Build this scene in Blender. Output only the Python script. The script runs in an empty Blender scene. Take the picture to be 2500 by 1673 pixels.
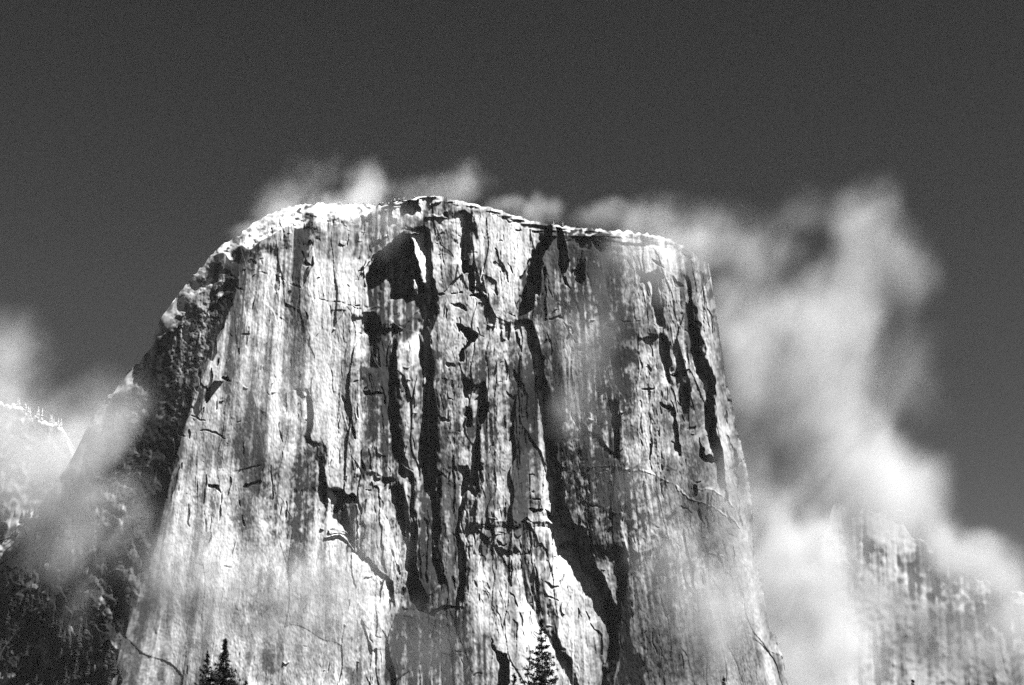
import bpy, math, random
import numpy as np
from mathutils import Vector, Matrix

random.seed(7)
rng = np.random.default_rng(11)
SC = bpy.context.scene
COL = SC.collection

# ------------------------------------------------------------------ camera
W, H = 2500.0, 1673.0
LENS = 50.0
F = W * LENS / 36.0
PITCH = math.radians(16.5)
CAMZ = 1.7
CP, SP = math.cos(PITCH), math.sin(PITCH)
cam = bpy.data.cameras.new("camera"); cam.lens = LENS; cam.sensor_width = 36.0
cam.clip_start = 0.5; cam.clip_end = 60000
camo = bpy.data.objects.new("camera", cam); COL.objects.link(camo)
camo.location = (0, 0, CAMZ); camo.rotation_euler = (math.radians(90) + PITCH, 0, 0)
SC.camera = camo


def unproject(px, py, Y):
    x = (np.asarray(px, float) - W / 2) / F
    y = -(np.asarray(py, float) - H / 2) / F
    dy = CP - y * SP
    t = Y / dy
    return x * t, np.broadcast_to(Y, np.shape(t)) * 1.0, CAMZ + (SP + y * CP) * t


# ------------------------------------------------------------------ light
SUN_AZ, SUN_EL = math.radians(56), math.radians(52)   # azimuth from the view axis behind the camera, towards the right
sdir = Vector((math.sin(SUN_AZ) * math.cos(SUN_EL), -math.cos(SUN_AZ) * math.cos(SUN_EL), math.sin(SUN_EL)))
sun = bpy.data.lights.new("sun", 'SUN'); sun.energy = 5.0; sun.angle = math.radians(0.5); sun.color = (1.0, 1.0, 1.0)   # black and white film: neutral light
suno = bpy.data.objects.new("sun", sun); COL.objects.link(suno)
suno.rotation_euler = sdir.to_track_quat('Z', 'Y').to_euler()
suno.location = (600, -300, 1500)

world = bpy.data.worlds.new("World"); SC.world = world; world.use_nodes = True
nt = world.node_tree; nt.nodes.clear()
sky = nt.nodes.new("ShaderNodeTexSky"); sky.sky_type = 'NISHITA'; sky.sun_disc = False
sky.sun_elevation = SUN_EL; sky.sun_rotation = math.atan2(sdir.x, sdir.y)
sky.altitude = 2500; sky.air_density = 0.42; sky.dust_density = 0.3; sky.ozone_density = 1.5
sep = nt.nodes.new("ShaderNodeSeparateColor")
bg = nt.nodes.new("ShaderNodeBackground"); bg.inputs[1].default_value = 0.05
out = nt.nodes.new("ShaderNodeOutputWorld")
film = nt.nodes.new("ShaderNodeMath"); film.operation = 'POWER'; film.inputs[1].default_value = 1.5   # contrasty red-sensitive film
nt.links.new(sky.outputs[0], sep.inputs[0]); nt.links.new(sep.outputs[0], film.inputs[0]); nt.links.new(film.outputs[0], bg.inputs[0]); nt.links.new(bg.outputs[0], out.inputs[0])

SC.view_settings.view_transform = 'Standard'; SC.view_settings.look = 'None'
SC.view_settings.exposure = 1.03; SC.view_settings.gamma = 1.0
SC.cycles.use_denoising = False
SC.cycles.max_bounces = 4; SC.cycles.diffuse_bounces = 0; SC.cycles.glossy_bounces = 1
SC.cycles.volume_bounces = 2; SC.cycles.transparent_max_bounces = 8
SC.cycles.volume_step_rate = 2.0; SC.cycles.volume_max_steps = 256


# ------------------------------------------------------------------ helpers
def tag(o, label=None, cat=None, group=None, kind=None):
    if label: o["label"] = label
    if cat: o["category"] = cat
    if group: o["group"] = group
    if kind: o["kind"] = kind
    return o


def mesh_obj(name, verts, faces, mat, parent=None, smooth=False):
    me = bpy.data.meshes.new(name)
    verts = np.asarray(verts, np.float32)
    if isinstance(faces, np.ndarray):
        n, k = faces.shape
        me.vertices.add(len(verts)); me.vertices.foreach_set("co", verts.ravel())
        me.loops.add(n * k); me.loops.foreach_set("vertex_index", faces.astype(np.int32).ravel())
        me.polygons.add(n); me.polygons.foreach_set("loop_start", np.arange(0, n * k, k, dtype=np.int32))
        me.update(calc_edges=True)
    else:
        me.from_pydata(verts.tolist(), [], faces); me.update()
    if smooth:
        me.polygons.foreach_set("use_smooth", np.ones(len(me.polygons), bool))
    me.materials.append(mat)
    o = bpy.data.objects.new(name, me); COL.objects.link(o)
    if parent is not None: o.parent = parent
    return o


def add_attr(o, name, vals):
    a = o.data.attributes.new(name, 'FLOAT', 'POINT')
    a.data.foreach_set("value", np.asarray(vals, np.float32).ravel())


# ------------------------------------------------------------------ raster fields in a working frame one photo pixel per cell
X0, X1, Y0, Y1 = -300, 2060, 430, 1850
NX, NY = X1 - X0, Y1 - Y0
gx, gy = np.meshgrid(np.arange(X0, X1, dtype=np.float32), np.arange(Y0, Y1, dtype=np.float32))


def fnoise(lx, ly, seed, beta=1.6, lo=0.25):
    """Random field by filtering white noise; lx, ly are the main wavelengths in pixels."""
    r = np.random.default_rng(seed)
    w = r.standard_normal((NY, NX)).astype(np.float32)
    fx = np.fft.rfftfreq(NX)[None, :] * lx
    fy = np.fft.fftfreq(NY)[:, None] * ly
    k2 = fx * fx + fy * fy
    amp = (lo + k2) ** (-beta * 0.5) * np.exp(-k2 * 0.02)
    f = np.fft.irfft2(np.fft.rfft2(w) * amp, s=(NY, NX))
    f -= f.mean(); f /= f.std() + 1e-9
    return f.astype(np.float32)


def gnoise(lx, ly, seed):
    r = np.random.default_rng(seed)
    w = r.standard_normal((NY, NX)).astype(np.float32)
    fx = np.fft.rfftfreq(NX)[None, :] * lx
    fy = np.fft.fftfreq(NY)[:, None] * ly
    f = np.fft.irfft2(np.fft.rfft2(w) * np.exp(-2.5 * (fx * fx + fy * fy)), s=(NY, NX))
    f -= f.mean(); f /= f.std() + 1e-9
    return f.astype(np.float32)


def blur(a, s):
    fx = np.fft.rfftfreq(a.shape[1])[None, :]; fy = np.fft.fftfreq(a.shape[0])[:, None]
    return np.fft.irfft2(np.fft.rfft2(a) * np.exp(-2 * (math.pi * s) ** 2 * (fx * fx + fy * fy)), s=a.shape).astype(np.float32)


def smooth01(t):
    t = np.clip(t, 0, 1); return t * t * (3 - 2 * t)


def cells(sx, sy, seed, x, y):
    """Jittered-grid Voronoi: returns cell random a, b, c and the offset from the cell centre, and the border distance."""
    r = np.random.default_rng(seed)
    cx = int((X1 - X0) / sx) + 6; cy = int((Y1 - Y0) / sy) + 6
    jx = r.random((cy, cx)).astype(np.float32); jy = r.random((cy, cx)).astype(np.float32)
    ra = r.standard_normal((cy, cx)).astype(np.float32); rb = r.standard_normal((cy, cx)).astype(np.float32); rc = r.standard_normal((cy, cx)).astype(np.float32)
    u = (x - X0) / sx + 2; v = (y - Y0) / sy + 2
    iu = np.floor(u).astype(int); iv = np.floor(v).astype(int)
    best = np.full(u.shape, 1e9, np.float32); second = best.copy()
    A = np.zeros_like(best); B = A.copy(); C = A.copy(); DX = A.copy(); DY = A.copy()
    for dj in (-1, 0, 1):
        for di in (-1, 0, 1):
            a = np.clip(iu + di, 0, cx - 1); b = np.clip(iv + dj, 0, cy - 1)
            dx = u - (a + jx[b, a]); dy = v - (b + jy[b, a])
            d = dx * dx + dy * dy
            m = d < best
            second = np.where(m, best, np.minimum(second, d))
            best = np.where(m, d, best)
            A = np.where(m, ra[b, a], A); B = np.where(m, rb[b, a], B); C = np.where(m, rc[b, a], C)
            DX = np.where(m, dx, DX); DY = np.where(m, dy, DY)
    return A, B, C, DX, DY, np.sqrt(second) - np.sqrt(best)


# wobble so that drawn edges come out ragged like broken rock
wx = 3.2 * gnoise(30, 60, 1) + 1.6 * gnoise(9, 16, 2)
wy = 4.0 * gnoise(40, 40, 3) + 1.8 * gnoise(10, 10, 4)
px_, py_ = gx + wx, gy + wy
brk = gnoise(18, 22, 5)

depth = np.zeros((NY, NX), np.float32)     # pixels, positive = further from the viewer
stain_shade = np.zeros((NY, NX), np.float32)     # dark water stain / lichen / diorite, and shade painted into recesses and corners
pale = np.zeros((NY, NX), np.float32)      # pale clean granite, dykes, and painted sunlit lips and bright haze


def box_of(xs, ys, pad):
    a = max(int(min(xs) - pad - X0), 0); b = min(int(max(xs) + pad - X0) + 1, NX)
    c = max(int(min(ys) - pad - Y0), 0); d = min(int(max(ys) + pad - Y0) + 1, NY)
    return slice(c, d), slice(a, b)


def poly_mask(pts, soft=1.0):
    xs = [p[0] for p in pts]; ys = [p[1] for p in pts]
    sl = box_of(xs, ys, 14 + 3 * soft)
    x, y = px_[sl], py_[sl]
    ins = np.zeros(x.shape, bool)
    dist = np.full(x.shape, 1e9, np.float32)
    n = len(pts)
    for i in range(n):
        x1, y1 = pts[i]; x2, y2 = pts[(i + 1) % n]
        cond = (y1 > y) != (y2 > y)
        xi = (x2 - x1) * (y - y1) / (y2 - y1 + 1e-9) + x1
        ins ^= cond & (x < xi)
        ex, ey = x2 - x1, y2 - y1
        t = np.clip(((x - x1) * ex + (y - y1) * ey) / (ex * ex + ey * ey + 1e-9), 0, 1)
        dist = np.minimum(dist, np.hypot(x - x1 - t * ex, y - y1 - t * ey))
    sd = np.where(ins, dist, -dist)
    return sl, smooth01(sd / (2 * soft) + 0.5)


def conv(o, s, pts):
    return [(o[0] + a * s, o[1] + b * s) for a, b in pts]


S4 = 400 / 1568.0


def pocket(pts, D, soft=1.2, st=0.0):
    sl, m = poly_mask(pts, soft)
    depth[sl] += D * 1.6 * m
    if st: stain_shade[sl] = np.maximum(stain_shade[sl], st * m)  # shade inside the recess painted into the colour


def stain_shade_poly(pts, st, soft=14):
    sl, m = poly_mask(pts, soft)
    stain_shade[sl] = np.maximum(stain_shade[sl], st * m)  # real stains as well as painted half-shade


def palepoly(pts, st, soft=6):
    sl, m = poly_mask(pts, soft)
    pale[sl] = np.maximum(pale[sl], st * m)


def stroke(pts, w, D, st=0.0, pl=0.0, taper=True):
    """A crack or dyke along a polyline; w is its width in pixels."""
    xs = [p[0] for p in pts]; ys = [p[1] for p in pts]
    sl = box_of(xs, ys, w + 12)
    x, y = gx[sl] + wx[sl] * 0.7, gy[sl] + wy[sl] * 0.7
    best = np.full(x.shape, 1e9, np.float32); along = np.zeros(x.shape, np.float32)
    L = [0]
    for i in range(len(pts) - 1): L.append(L[-1] + math.hypot(pts[i + 1][0] - pts[i][0], pts[i + 1][1] - pts[i][1]))
    for i in range(len(pts) - 1):
        x1, y1 = pts[i]; x2, y2 = pts[i + 1]
        ex, ey = x2 - x1, y2 - y1
        t = np.clip(((x - x1) * ex + (y - y1) * ey) / (ex * ex + ey * ey + 1e-9), 0, 1)
        d = np.hypot(x - x1 - t * ex, y - y1 - t * ey)
        m = d < best
        along = np.where(m, (L[i] + t * (L[i + 1] - L[i])) / L[-1], along); best = np.where(m, d, best)
    ww = w * 0.5 * (0.35 + 0.65 * np.sqrt(np.clip(4 * along * (1 - along), 0, 1)) if taper else 1.0)
    ww = ww * np.clip(.75 + .5 * brk[sl], .1, 1.5) if taper else ww * np.clip(.9 + .3 * brk[sl], .3, 1.4)
    m = smooth01((ww - best) / 1.4 + 0.5) * smooth01((ww - .5) / .8)
    depth[sl] += (D * .55 if D > 0 else D * .8) * m
    if st: stain_shade[sl] = np.maximum(stain_shade[sl], st * m)
    if pl: pale[sl] = np.maximum(pale[sl], pl * m)


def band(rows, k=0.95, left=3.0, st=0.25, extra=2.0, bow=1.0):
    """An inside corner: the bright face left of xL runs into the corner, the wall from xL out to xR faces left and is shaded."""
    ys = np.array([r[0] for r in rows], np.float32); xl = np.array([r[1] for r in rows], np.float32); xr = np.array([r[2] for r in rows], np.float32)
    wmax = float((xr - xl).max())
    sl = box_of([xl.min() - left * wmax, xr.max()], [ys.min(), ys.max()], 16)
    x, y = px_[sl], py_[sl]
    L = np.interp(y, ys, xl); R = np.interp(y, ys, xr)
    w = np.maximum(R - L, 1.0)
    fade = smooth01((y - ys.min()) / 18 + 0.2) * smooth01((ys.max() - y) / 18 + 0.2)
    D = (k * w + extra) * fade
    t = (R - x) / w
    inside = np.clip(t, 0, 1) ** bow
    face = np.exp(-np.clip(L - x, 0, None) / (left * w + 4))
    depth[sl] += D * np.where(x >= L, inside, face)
    if st:  # darkens the left-facing wall: its shade is painted as well as modelled
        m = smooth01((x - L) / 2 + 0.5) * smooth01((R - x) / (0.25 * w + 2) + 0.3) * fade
        stain_shade[sl] = np.maximum(stain_shade[sl], st * m)


# ------------------------------------------------------------------ outline of the mountain and its prow
top_pts = [(-300, 1500), (-120, 1420), (0, 1330), (90, 1240), (170, 1130), (230, 1010), (290, 940), (308, 915), (335, 890), (368, 850), (385, 790), (400, 765), (425, 735),
           (450, 700), (478, 668), (508, 632), (530, 606), (545, 592), (560, 590), (590, 572), (612, 552), (640, 532), (670, 518), (705, 505), (750, 500), (800, 497), (860, 498), (900, 500), (925, 503),
           (940, 500), (965, 494), (1000, 488), (1030, 480), (1060, 478), (1090, 484), (1130, 493), (1190, 505), (1240, 521), (1290, 537), (1340, 548), (1400, 555),
           (1470, 560), (1530, 564), (1580, 570), (1630, 582), (1670, 600), (1705, 624), (1730, 655), (1745, 700), (1752, 770), (1760, 830), (1768, 900), (1774, 960),
           (1790, 1020), (1810, 1090), (1826, 1160), (1836, 1240), (1840, 1320), (1852, 1400), (1872, 1480), (1898, 1570), (1925, 1673), (1960, 1770), (1990, 1850)]
tx = np.array([p[0] for p in top_pts]); ty = np.array([p[1] for p in top_pts])


def ytop(x): return np.interp(x, tx, ty)


prow = np.array([(440, 560), (520, 588), (612, 600), (585, 690), (552, 790), (518, 870), (488, 935), (463, 1000), (440, 1080), (420, 1160), (402, 1240), (380, 1340),
                 (350, 1430), (312, 1530), (270, 1673), (220, 1850)])
xp1 = np.interp(np.arange(Y0 - 60, Y1 + 60), prow[:, 1][2:], prow[:, 0][2:])
xp1 = np.convolve(xp1, np.ones(121) / 121, 'valid')
xprow = np.broadcast_to(xp1[:, None].astype(np.float32), (NY, NX))
redge = np.interp(gy, [560, 620, 700, 830, 960, 1160, 1320, 1480, 1673, 1850], [1560, 1690, 1745, 1760, 1774, 1826, 1840, 1872, 1925, 1990])
dtop = gy - ytop(gx)

# ------------------------------------------------------------------ drawn features
o1 = (880, 450); o2 = (800, 750); o3 = (1050, 750); o4 = (1000, 1100); o5 = (1200, 1200); o6 = (700, 1100); o7 = (1200, 500); o8 = (1500, 550); o9 = (1450, 850); o10 = (400, 900)
# the great corner in the middle, running down to the right
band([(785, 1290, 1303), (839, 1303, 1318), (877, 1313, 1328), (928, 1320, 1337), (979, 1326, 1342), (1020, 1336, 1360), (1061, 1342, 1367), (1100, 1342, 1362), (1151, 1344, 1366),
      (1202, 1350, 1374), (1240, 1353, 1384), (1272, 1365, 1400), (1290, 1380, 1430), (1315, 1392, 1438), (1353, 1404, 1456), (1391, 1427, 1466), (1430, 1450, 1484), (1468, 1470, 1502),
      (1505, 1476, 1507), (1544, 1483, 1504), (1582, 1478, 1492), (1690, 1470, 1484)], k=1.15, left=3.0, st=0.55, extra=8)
band([(1060, 1355, 1400), (1120, 1352, 1425), (1200, 1352, 1450), (1260, 1362, 1455), (1330, 1400, 1470), (1380, 1440, 1490)], k=0.20, left=1.0, st=0.42, extra=0)  # soft shade beside the corner, mostly painted by colour
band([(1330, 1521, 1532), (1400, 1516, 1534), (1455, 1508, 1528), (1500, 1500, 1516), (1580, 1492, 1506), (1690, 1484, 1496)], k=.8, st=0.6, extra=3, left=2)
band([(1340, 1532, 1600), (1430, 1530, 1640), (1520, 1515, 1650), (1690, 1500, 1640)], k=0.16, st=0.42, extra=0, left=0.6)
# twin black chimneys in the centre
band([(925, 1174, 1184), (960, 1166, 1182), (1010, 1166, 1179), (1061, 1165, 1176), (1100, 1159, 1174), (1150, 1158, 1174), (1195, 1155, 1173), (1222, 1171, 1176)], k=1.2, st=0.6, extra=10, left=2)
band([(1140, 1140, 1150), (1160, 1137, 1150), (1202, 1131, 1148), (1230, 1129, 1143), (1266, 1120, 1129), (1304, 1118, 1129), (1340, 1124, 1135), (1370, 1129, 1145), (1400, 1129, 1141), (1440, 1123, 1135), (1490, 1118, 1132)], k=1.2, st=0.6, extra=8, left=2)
pocket(conv(o3, S4, [(345, 960), (385, 980), (400, 1080), (395, 1170), (350, 1165), (335, 1060)]), 26, st=.4)
pocket(conv(o3, S4, [(480, 930), (540, 930), (550, 1010), (520, 1100), (490, 1130), (470, 1050)]), 16, st=.35)
stroke(conv(o3, S4, [(520, 700), (470, 850), (400, 960), (370, 1100)]), 6, 12, st=.4)
# the boot
pocket(conv(o3, S4, [(265, 150), (330, 185), (385, 215), (430, 300), (410, 345), (370, 352), (335, 285), (312, 230), (285, 250)]), 34, 1.0, st=.5)
pocket(conv(o3, S4, [(405, 345), (335, 430), (325, 550), (285, 525), (288, 470), (340, 395), (372, 352)]), 26, 1.0, st=.5)
stroke(conv(o3, S4, [(270, 150), (262, 350), (262, 440)]), 4, 8); stroke(conv(o3, S4, [(400, 240), (440, 280), (500, 300)]), 4, 8)
stroke(conv(o3, S4, [(280, 550), (310, 640), (330, 760), (360, 860)]), 10, 15, st=.3)
stroke(conv(o3, S4, [(390, 530), (385, 640), (370, 740)]), 5, 8)
stroke(conv(o3, S4, [(625, 530), (600, 610), (580, 680)]), 6, 10); stroke(conv(o3, S4, [(815, 590), (840, 680), (890, 770)]), 8, 14, st=.3)
stroke(conv(o3, S4, [(830, 240), (850, 340), (890, 420)]), 7, 12, st=.3); stroke(conv(o3, S4, [(745, 160), (755, 320)]), 9, 14, st=.3)
stroke(conv(o3, S4, [(690, 210), (730, 330)]), 4, -7); stroke(conv(o3, S4, [(720, 430), (740, 600), (730, 690)]), 10, 13, st=.3)
stroke(conv(o3, S4, [(870, 780), (920, 860), (900, 1050), (880, 1130)]), 13, 14, st=.4); stroke(conv(o3, S4, [(735, 800), (790, 880)]), 5, 9)
stroke(conv(o3, S4, [(560, 1400), (620, 1290), (680, 1200)]), 5, 9); stroke(conv(o3, S4, [(230, 1260), (200, 1440)]), 7, 12, st=.3)
stroke(conv(o3, S4, [(790, 1150), (750, 1280)]), 7, 10, st=.3); stroke(conv(o3, S4, [(750, 980), (720, 1100), (740, 1200)]), 7, 10)
stroke(conv(o3, S4, [(150, 545), (245, 562)]), 6, 10); stroke(conv(o3, S4, [(60, 1040), (110, 1075), (180, 1085)]), 6, 10)
stroke(conv(o3, S4, [(170, 850), (245, 870)]), 5, 8); stroke(conv(o3, S4, [(960, 710), (1040, 745)]), 5, 8); stroke(conv(o3, S4, [(60, 655), (180, 690)]), 4, 6)
stroke(conv(o3, S4, [(440, 730), (490, 735)]), 6, 10); stroke(conv(o3, S4, [(170, 690), (170, 1080)]), 5, 8)
# black shaft under the summit and the shaded trough below it
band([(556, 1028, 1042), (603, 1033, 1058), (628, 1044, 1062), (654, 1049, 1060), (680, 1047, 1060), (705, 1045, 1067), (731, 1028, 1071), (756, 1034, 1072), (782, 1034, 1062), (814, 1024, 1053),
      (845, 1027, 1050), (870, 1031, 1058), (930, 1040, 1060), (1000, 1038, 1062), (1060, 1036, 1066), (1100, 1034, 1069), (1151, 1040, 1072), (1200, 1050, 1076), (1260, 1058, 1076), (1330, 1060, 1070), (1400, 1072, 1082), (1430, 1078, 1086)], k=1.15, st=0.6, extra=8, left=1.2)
stain_shade_poly([(1022, 860), (1062, 860), (1066, 1100), (1074, 1200), (1050, 1200), (1030, 1100), (1020, 980)], .62, 5)  # trough shade painted as dark colour
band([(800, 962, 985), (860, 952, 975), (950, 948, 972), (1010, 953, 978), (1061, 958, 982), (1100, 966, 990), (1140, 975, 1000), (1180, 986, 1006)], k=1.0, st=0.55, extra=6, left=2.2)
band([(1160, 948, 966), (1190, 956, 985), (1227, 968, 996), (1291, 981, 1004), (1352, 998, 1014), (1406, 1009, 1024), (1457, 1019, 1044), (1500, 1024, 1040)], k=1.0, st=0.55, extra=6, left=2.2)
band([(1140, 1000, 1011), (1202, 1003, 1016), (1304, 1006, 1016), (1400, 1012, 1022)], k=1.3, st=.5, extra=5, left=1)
stroke([(1037, 1250), (1040, 1330), (1042, 1440)], 10, 12, st=.5); stroke([(1020, 1260), (1026, 1400), (1028, 1440)], 6, 9, st=.4)
stain_shade_poly([(985, 1100), (1068, 1090), (1075, 1230), (1086, 1430), (1040, 1470), (1020, 1450), (1000, 1330), (972, 1230)], .5, 10)
palepoly([(1058, 1335), (1070, 1345), (1082, 1425), (1070, 1400)], .9, 3)
stroke([(1030, 1100), (1050, 1160), (1068, 1210)], 5, -6)
# left of the trough, mottled gully beneath the arch
stain_shade_poly(conv(o2, S4, [(410, 60), (700, 40), (900, 60), (860, 240), (740, 330), (640, 430), (600, 620), (520, 600), (430, 500), (400, 300)]), .68, 8)
band(conv((0, 0), 1, []) or [(765, 903, 920), (800, 905, 925), (850, 905, 922), (890, 910, 928), (905, 920, 934)], k=1.1, st=.6, extra=6, left=1.5)
stroke(conv(o2, S4, [(640, 330), (620, 480), (600, 620)]), 18, 16, st=.5); stroke(conv(o2, S4, [(660, 220), (600, 380), (570, 600)]), 9, -10)
stroke(conv(o2, S4, [(900, 20), (800, 150), (700, 250)]), 6, 8); stroke(conv(o2, S4, [(960, 120), (900, 210)]), 6, -8)
stroke(conv(o2, S4, [(850, 640), (845, 980)]), 8, -9); stroke(conv(o2, S4, [(730, 640), (790, 860)]), 9, -9); stroke(conv(o2, S4, [(930, 660), (905, 860)]), 6, -8)
pocket(conv(o2, S4, [(355, 790), (400, 815), (510, 825), (520, 838), (430, 850), (370, 825)]), 12, 1.0, st=.3)
stroke(conv(o2, S4, [(395, 640), (400, 710), (360, 790)]), 5, 8); stroke(conv(o2, S4, [(480, 690), (525, 830), (560, 960)]), 5, 8)
stroke(conv(o2, S4, [(150, 850), (190, 1020), (260, 1250)]), 8, 10, st=.3); stroke(conv(o2, S4, [(250, 720), (300, 690)]), 5, 8); stroke(conv(o2, S4, [(300, 255), (340, 265)]), 5, 8)
stain_shade_poly(conv(o2, S4, [(60, 500), (250, 480), (350, 600), (300, 900), (220, 1150), (140, 900)]), .38, 16)
stroke([(905, 1180), (885, 1260), (880, 1330)], 12, 9, st=.35); stroke([(860, 1210), (866, 1250), (872, 1320)], 6, 9, st=.3)
# black arch
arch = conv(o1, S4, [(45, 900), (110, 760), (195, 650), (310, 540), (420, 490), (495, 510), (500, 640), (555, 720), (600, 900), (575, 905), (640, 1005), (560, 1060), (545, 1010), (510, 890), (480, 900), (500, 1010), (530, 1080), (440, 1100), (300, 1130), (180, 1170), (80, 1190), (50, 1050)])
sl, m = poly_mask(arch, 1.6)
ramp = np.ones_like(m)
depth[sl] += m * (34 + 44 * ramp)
stain_shade[sl] = np.maximum(stain_shade[sl], m * (0.58 + 0.2 * ramp))  # arch shadow deepened with painted dark colour
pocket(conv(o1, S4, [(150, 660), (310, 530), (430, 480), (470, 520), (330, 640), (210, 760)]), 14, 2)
stroke(conv(o1, S4, [(20, 830), (110, 680), (210, 600), (330, 490), (420, 460), (560, 478)]), 6, -10, pl=.9, taper=False)  # sunlit lip of the arch, its light painted pale
stroke(conv(o1, S4, [(130, 570), (200, 490), (270, 470)]), 6, -6, pl=.6)
palepoly(conv(o1, S4, [(505, 500), (570, 500), (590, 600), (640, 640), (650, 750), (668, 830), (650, 920), (610, 830), (560, 740), (510, 640)]), .8, 2)
stroke(conv(o1, S4, [(560, 900), (590, 950), (650, 1000)]), 4, -6, pl=.5)
palepoly(conv(o1, S4, [(150, 900), (230, 920), (250, 1010), (160, 960)]), .5, 5); stroke(conv(o1, S4, [(280, 960), (330, 1020)]), 7, -6)
# summit block
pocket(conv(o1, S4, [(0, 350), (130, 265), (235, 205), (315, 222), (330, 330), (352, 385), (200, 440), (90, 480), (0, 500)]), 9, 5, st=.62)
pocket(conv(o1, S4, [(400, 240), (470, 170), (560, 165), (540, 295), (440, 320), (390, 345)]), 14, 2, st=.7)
stain_shade_poly(conv(o1, S4, [(380, 330), (640, 310), (800, 300), (700, 430), (640, 520), (560, 470), (400, 420)]), .55, 8)
stain_shade_poly(conv(o1, S4, [(640, 150), (760, 170), (1250, 240), (1240, 290), (960, 280), (800, 290), (650, 260)]), .5, 8)
stain_shade_poly(conv(o1, S4, [(150, 440), (560, 400), (600, 470), (420, 470), (200, 590)]), .35, 12)
stroke(conv(o1, S4, [(230, 215), (300, 190), (460, 160), (600, 125), (640, 112), (720, 115)]), 6, -8, pl=1, taper=False); stroke(conv(o1, S4, [(660, 210), (720, 175), (780, 160)]), 5, -6, pl=.8)
stroke(conv(o1, S4, [(530, 310), (620, 298), (830, 305)]), 7, -7, pl=.7); stroke(conv(o1, S4, [(280, 235), (420, 175)]), 4, 6)
palepoly(conv(o1, S4, [(320, 215), (390, 220), (380, 340), (355, 370)]), .6, 3); palepoly(conv(o1, S4, [(555, 180), (630, 185), (600, 295), (545, 300)]), .7, 3)
palepoly(conv(o1, S4, [(800, 310), (980, 300), (960, 540), (900, 560), (820, 440)]), .6, 6)
stroke(conv(o1, S4, [(700, 580), (705, 700)]), 5, -6, pl=.6); stroke(conv(o1, S4, [(790, 480), (730, 580), (880, 700)]), 20, 5, st=.35)
stroke(conv(o1, S4, [(745, 700), (930, 700)]), 3, 5)
pocket(conv(o1, S4, [(800, 265), (840, 270), (835, 300), (790, 295)]), 7, st=.5); pocket(conv(o1, S4, [(925, 265), (1000, 260), (1000, 290), (940, 310)]), 8, st=.5)
# gully right of the summit block, with the square notch
band([(519, 1136, 1150), (560, 1136, 1164), (603, 1126, 1162), (632, 1125, 1150), (650, 1128, 1150)], k=1.0, st=0.55, extra=6, left=1.5)
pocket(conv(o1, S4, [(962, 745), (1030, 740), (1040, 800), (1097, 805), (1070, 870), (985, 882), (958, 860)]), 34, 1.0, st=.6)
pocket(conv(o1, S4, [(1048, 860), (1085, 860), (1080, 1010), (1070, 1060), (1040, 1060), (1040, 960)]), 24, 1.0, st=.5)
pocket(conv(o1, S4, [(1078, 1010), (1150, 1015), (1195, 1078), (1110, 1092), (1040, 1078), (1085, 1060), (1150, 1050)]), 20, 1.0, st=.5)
stroke(conv(o1, S4, [(745, 1045), (860, 1045), (970, 1035)]), 8, 14, st=.4); stroke(conv(o1, S4, [(880, 1135), (930, 1160), (1025, 1195)]), 9, 15, st=.4)
stroke(conv(o1, S4, [(1180, 720), (1180, 900), (1150, 1000), (1200, 1080)]), 12, -9, pl=.8)
stroke(conv(o1, S4, [(1205, 880), (1260, 960), (1300, 1050)]), 14, 12, st=.3); stroke(conv(o1, S4, [(1215, 1040), (1235, 1170), (1290, 1300)]), 6, 9); stroke(conv(o1, S4, [(1310, 640), (1330, 760), (1390, 880), (1400, 950)]), 9, 10, st=.25)
stroke(conv(o1, S4, [(1250, 250), (1360, 265), (1560, 310)]), 7, 9, st=.4); stroke(conv(o1, S4, [(1260, 300), (1400, 330), (1560, 350)]), 5, 8); stroke(conv(o1, S4, [(1260, 235), (1400, 250), (1560, 300)]), 4, -6, pl=.8)
stroke(conv(o1, S4, [(920, 1560), (960, 1350), (945, 1270)]), 5, 8); stroke(conv(o1, S4, [(960, 460), (1000, 400), (985, 330)]), 12, 8, st=.3)
palepoly(conv(o1, S4, [(1090, 830), (1170, 850), (1160, 1000), (1085, 1000)]), .5, 4); palepoly(conv(o1, S4, [(755, 1080), (820, 1150), (845, 1330), (800, 1400), (745, 1320)]), .6, 5); palepoly(conv(o1, S4, [(860, 1120), (920, 1200), (910, 1400), (860, 1300)]), .7, 5)
# the inverted V on the right
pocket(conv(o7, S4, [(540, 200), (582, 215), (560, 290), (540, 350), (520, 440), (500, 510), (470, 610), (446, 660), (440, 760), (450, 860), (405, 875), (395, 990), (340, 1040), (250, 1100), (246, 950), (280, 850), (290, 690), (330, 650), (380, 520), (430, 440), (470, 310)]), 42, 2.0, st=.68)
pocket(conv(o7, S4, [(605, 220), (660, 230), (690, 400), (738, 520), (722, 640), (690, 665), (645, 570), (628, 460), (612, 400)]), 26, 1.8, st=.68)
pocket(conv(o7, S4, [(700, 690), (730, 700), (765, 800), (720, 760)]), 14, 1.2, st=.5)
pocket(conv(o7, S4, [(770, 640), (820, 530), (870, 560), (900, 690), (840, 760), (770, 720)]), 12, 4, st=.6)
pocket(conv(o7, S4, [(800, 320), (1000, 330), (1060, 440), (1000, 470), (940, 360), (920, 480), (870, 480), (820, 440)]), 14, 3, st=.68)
stain_shade_poly(conv(o7, S4, [(640, 900), (780, 780), (950, 860), (960, 1080), (900, 1210), (820, 1180), (700, 1080)]), .6, 16)
stain_shade_poly(conv(o7, S4, [(640, 220), (800, 300), (900, 600), (950, 700), (800, 800), (680, 660)]), .5, 10)
stain_shade_poly(conv(o7, S4, [(740, 1180), (850, 1180), (960, 1400), (760, 1450)]), .5, 12); stain_shade_poly(conv(o7, S4, [(1000, 820), (1150, 830), (1210, 1000), (1200, 1120), (1080, 1080)]), .32, 12)
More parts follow.
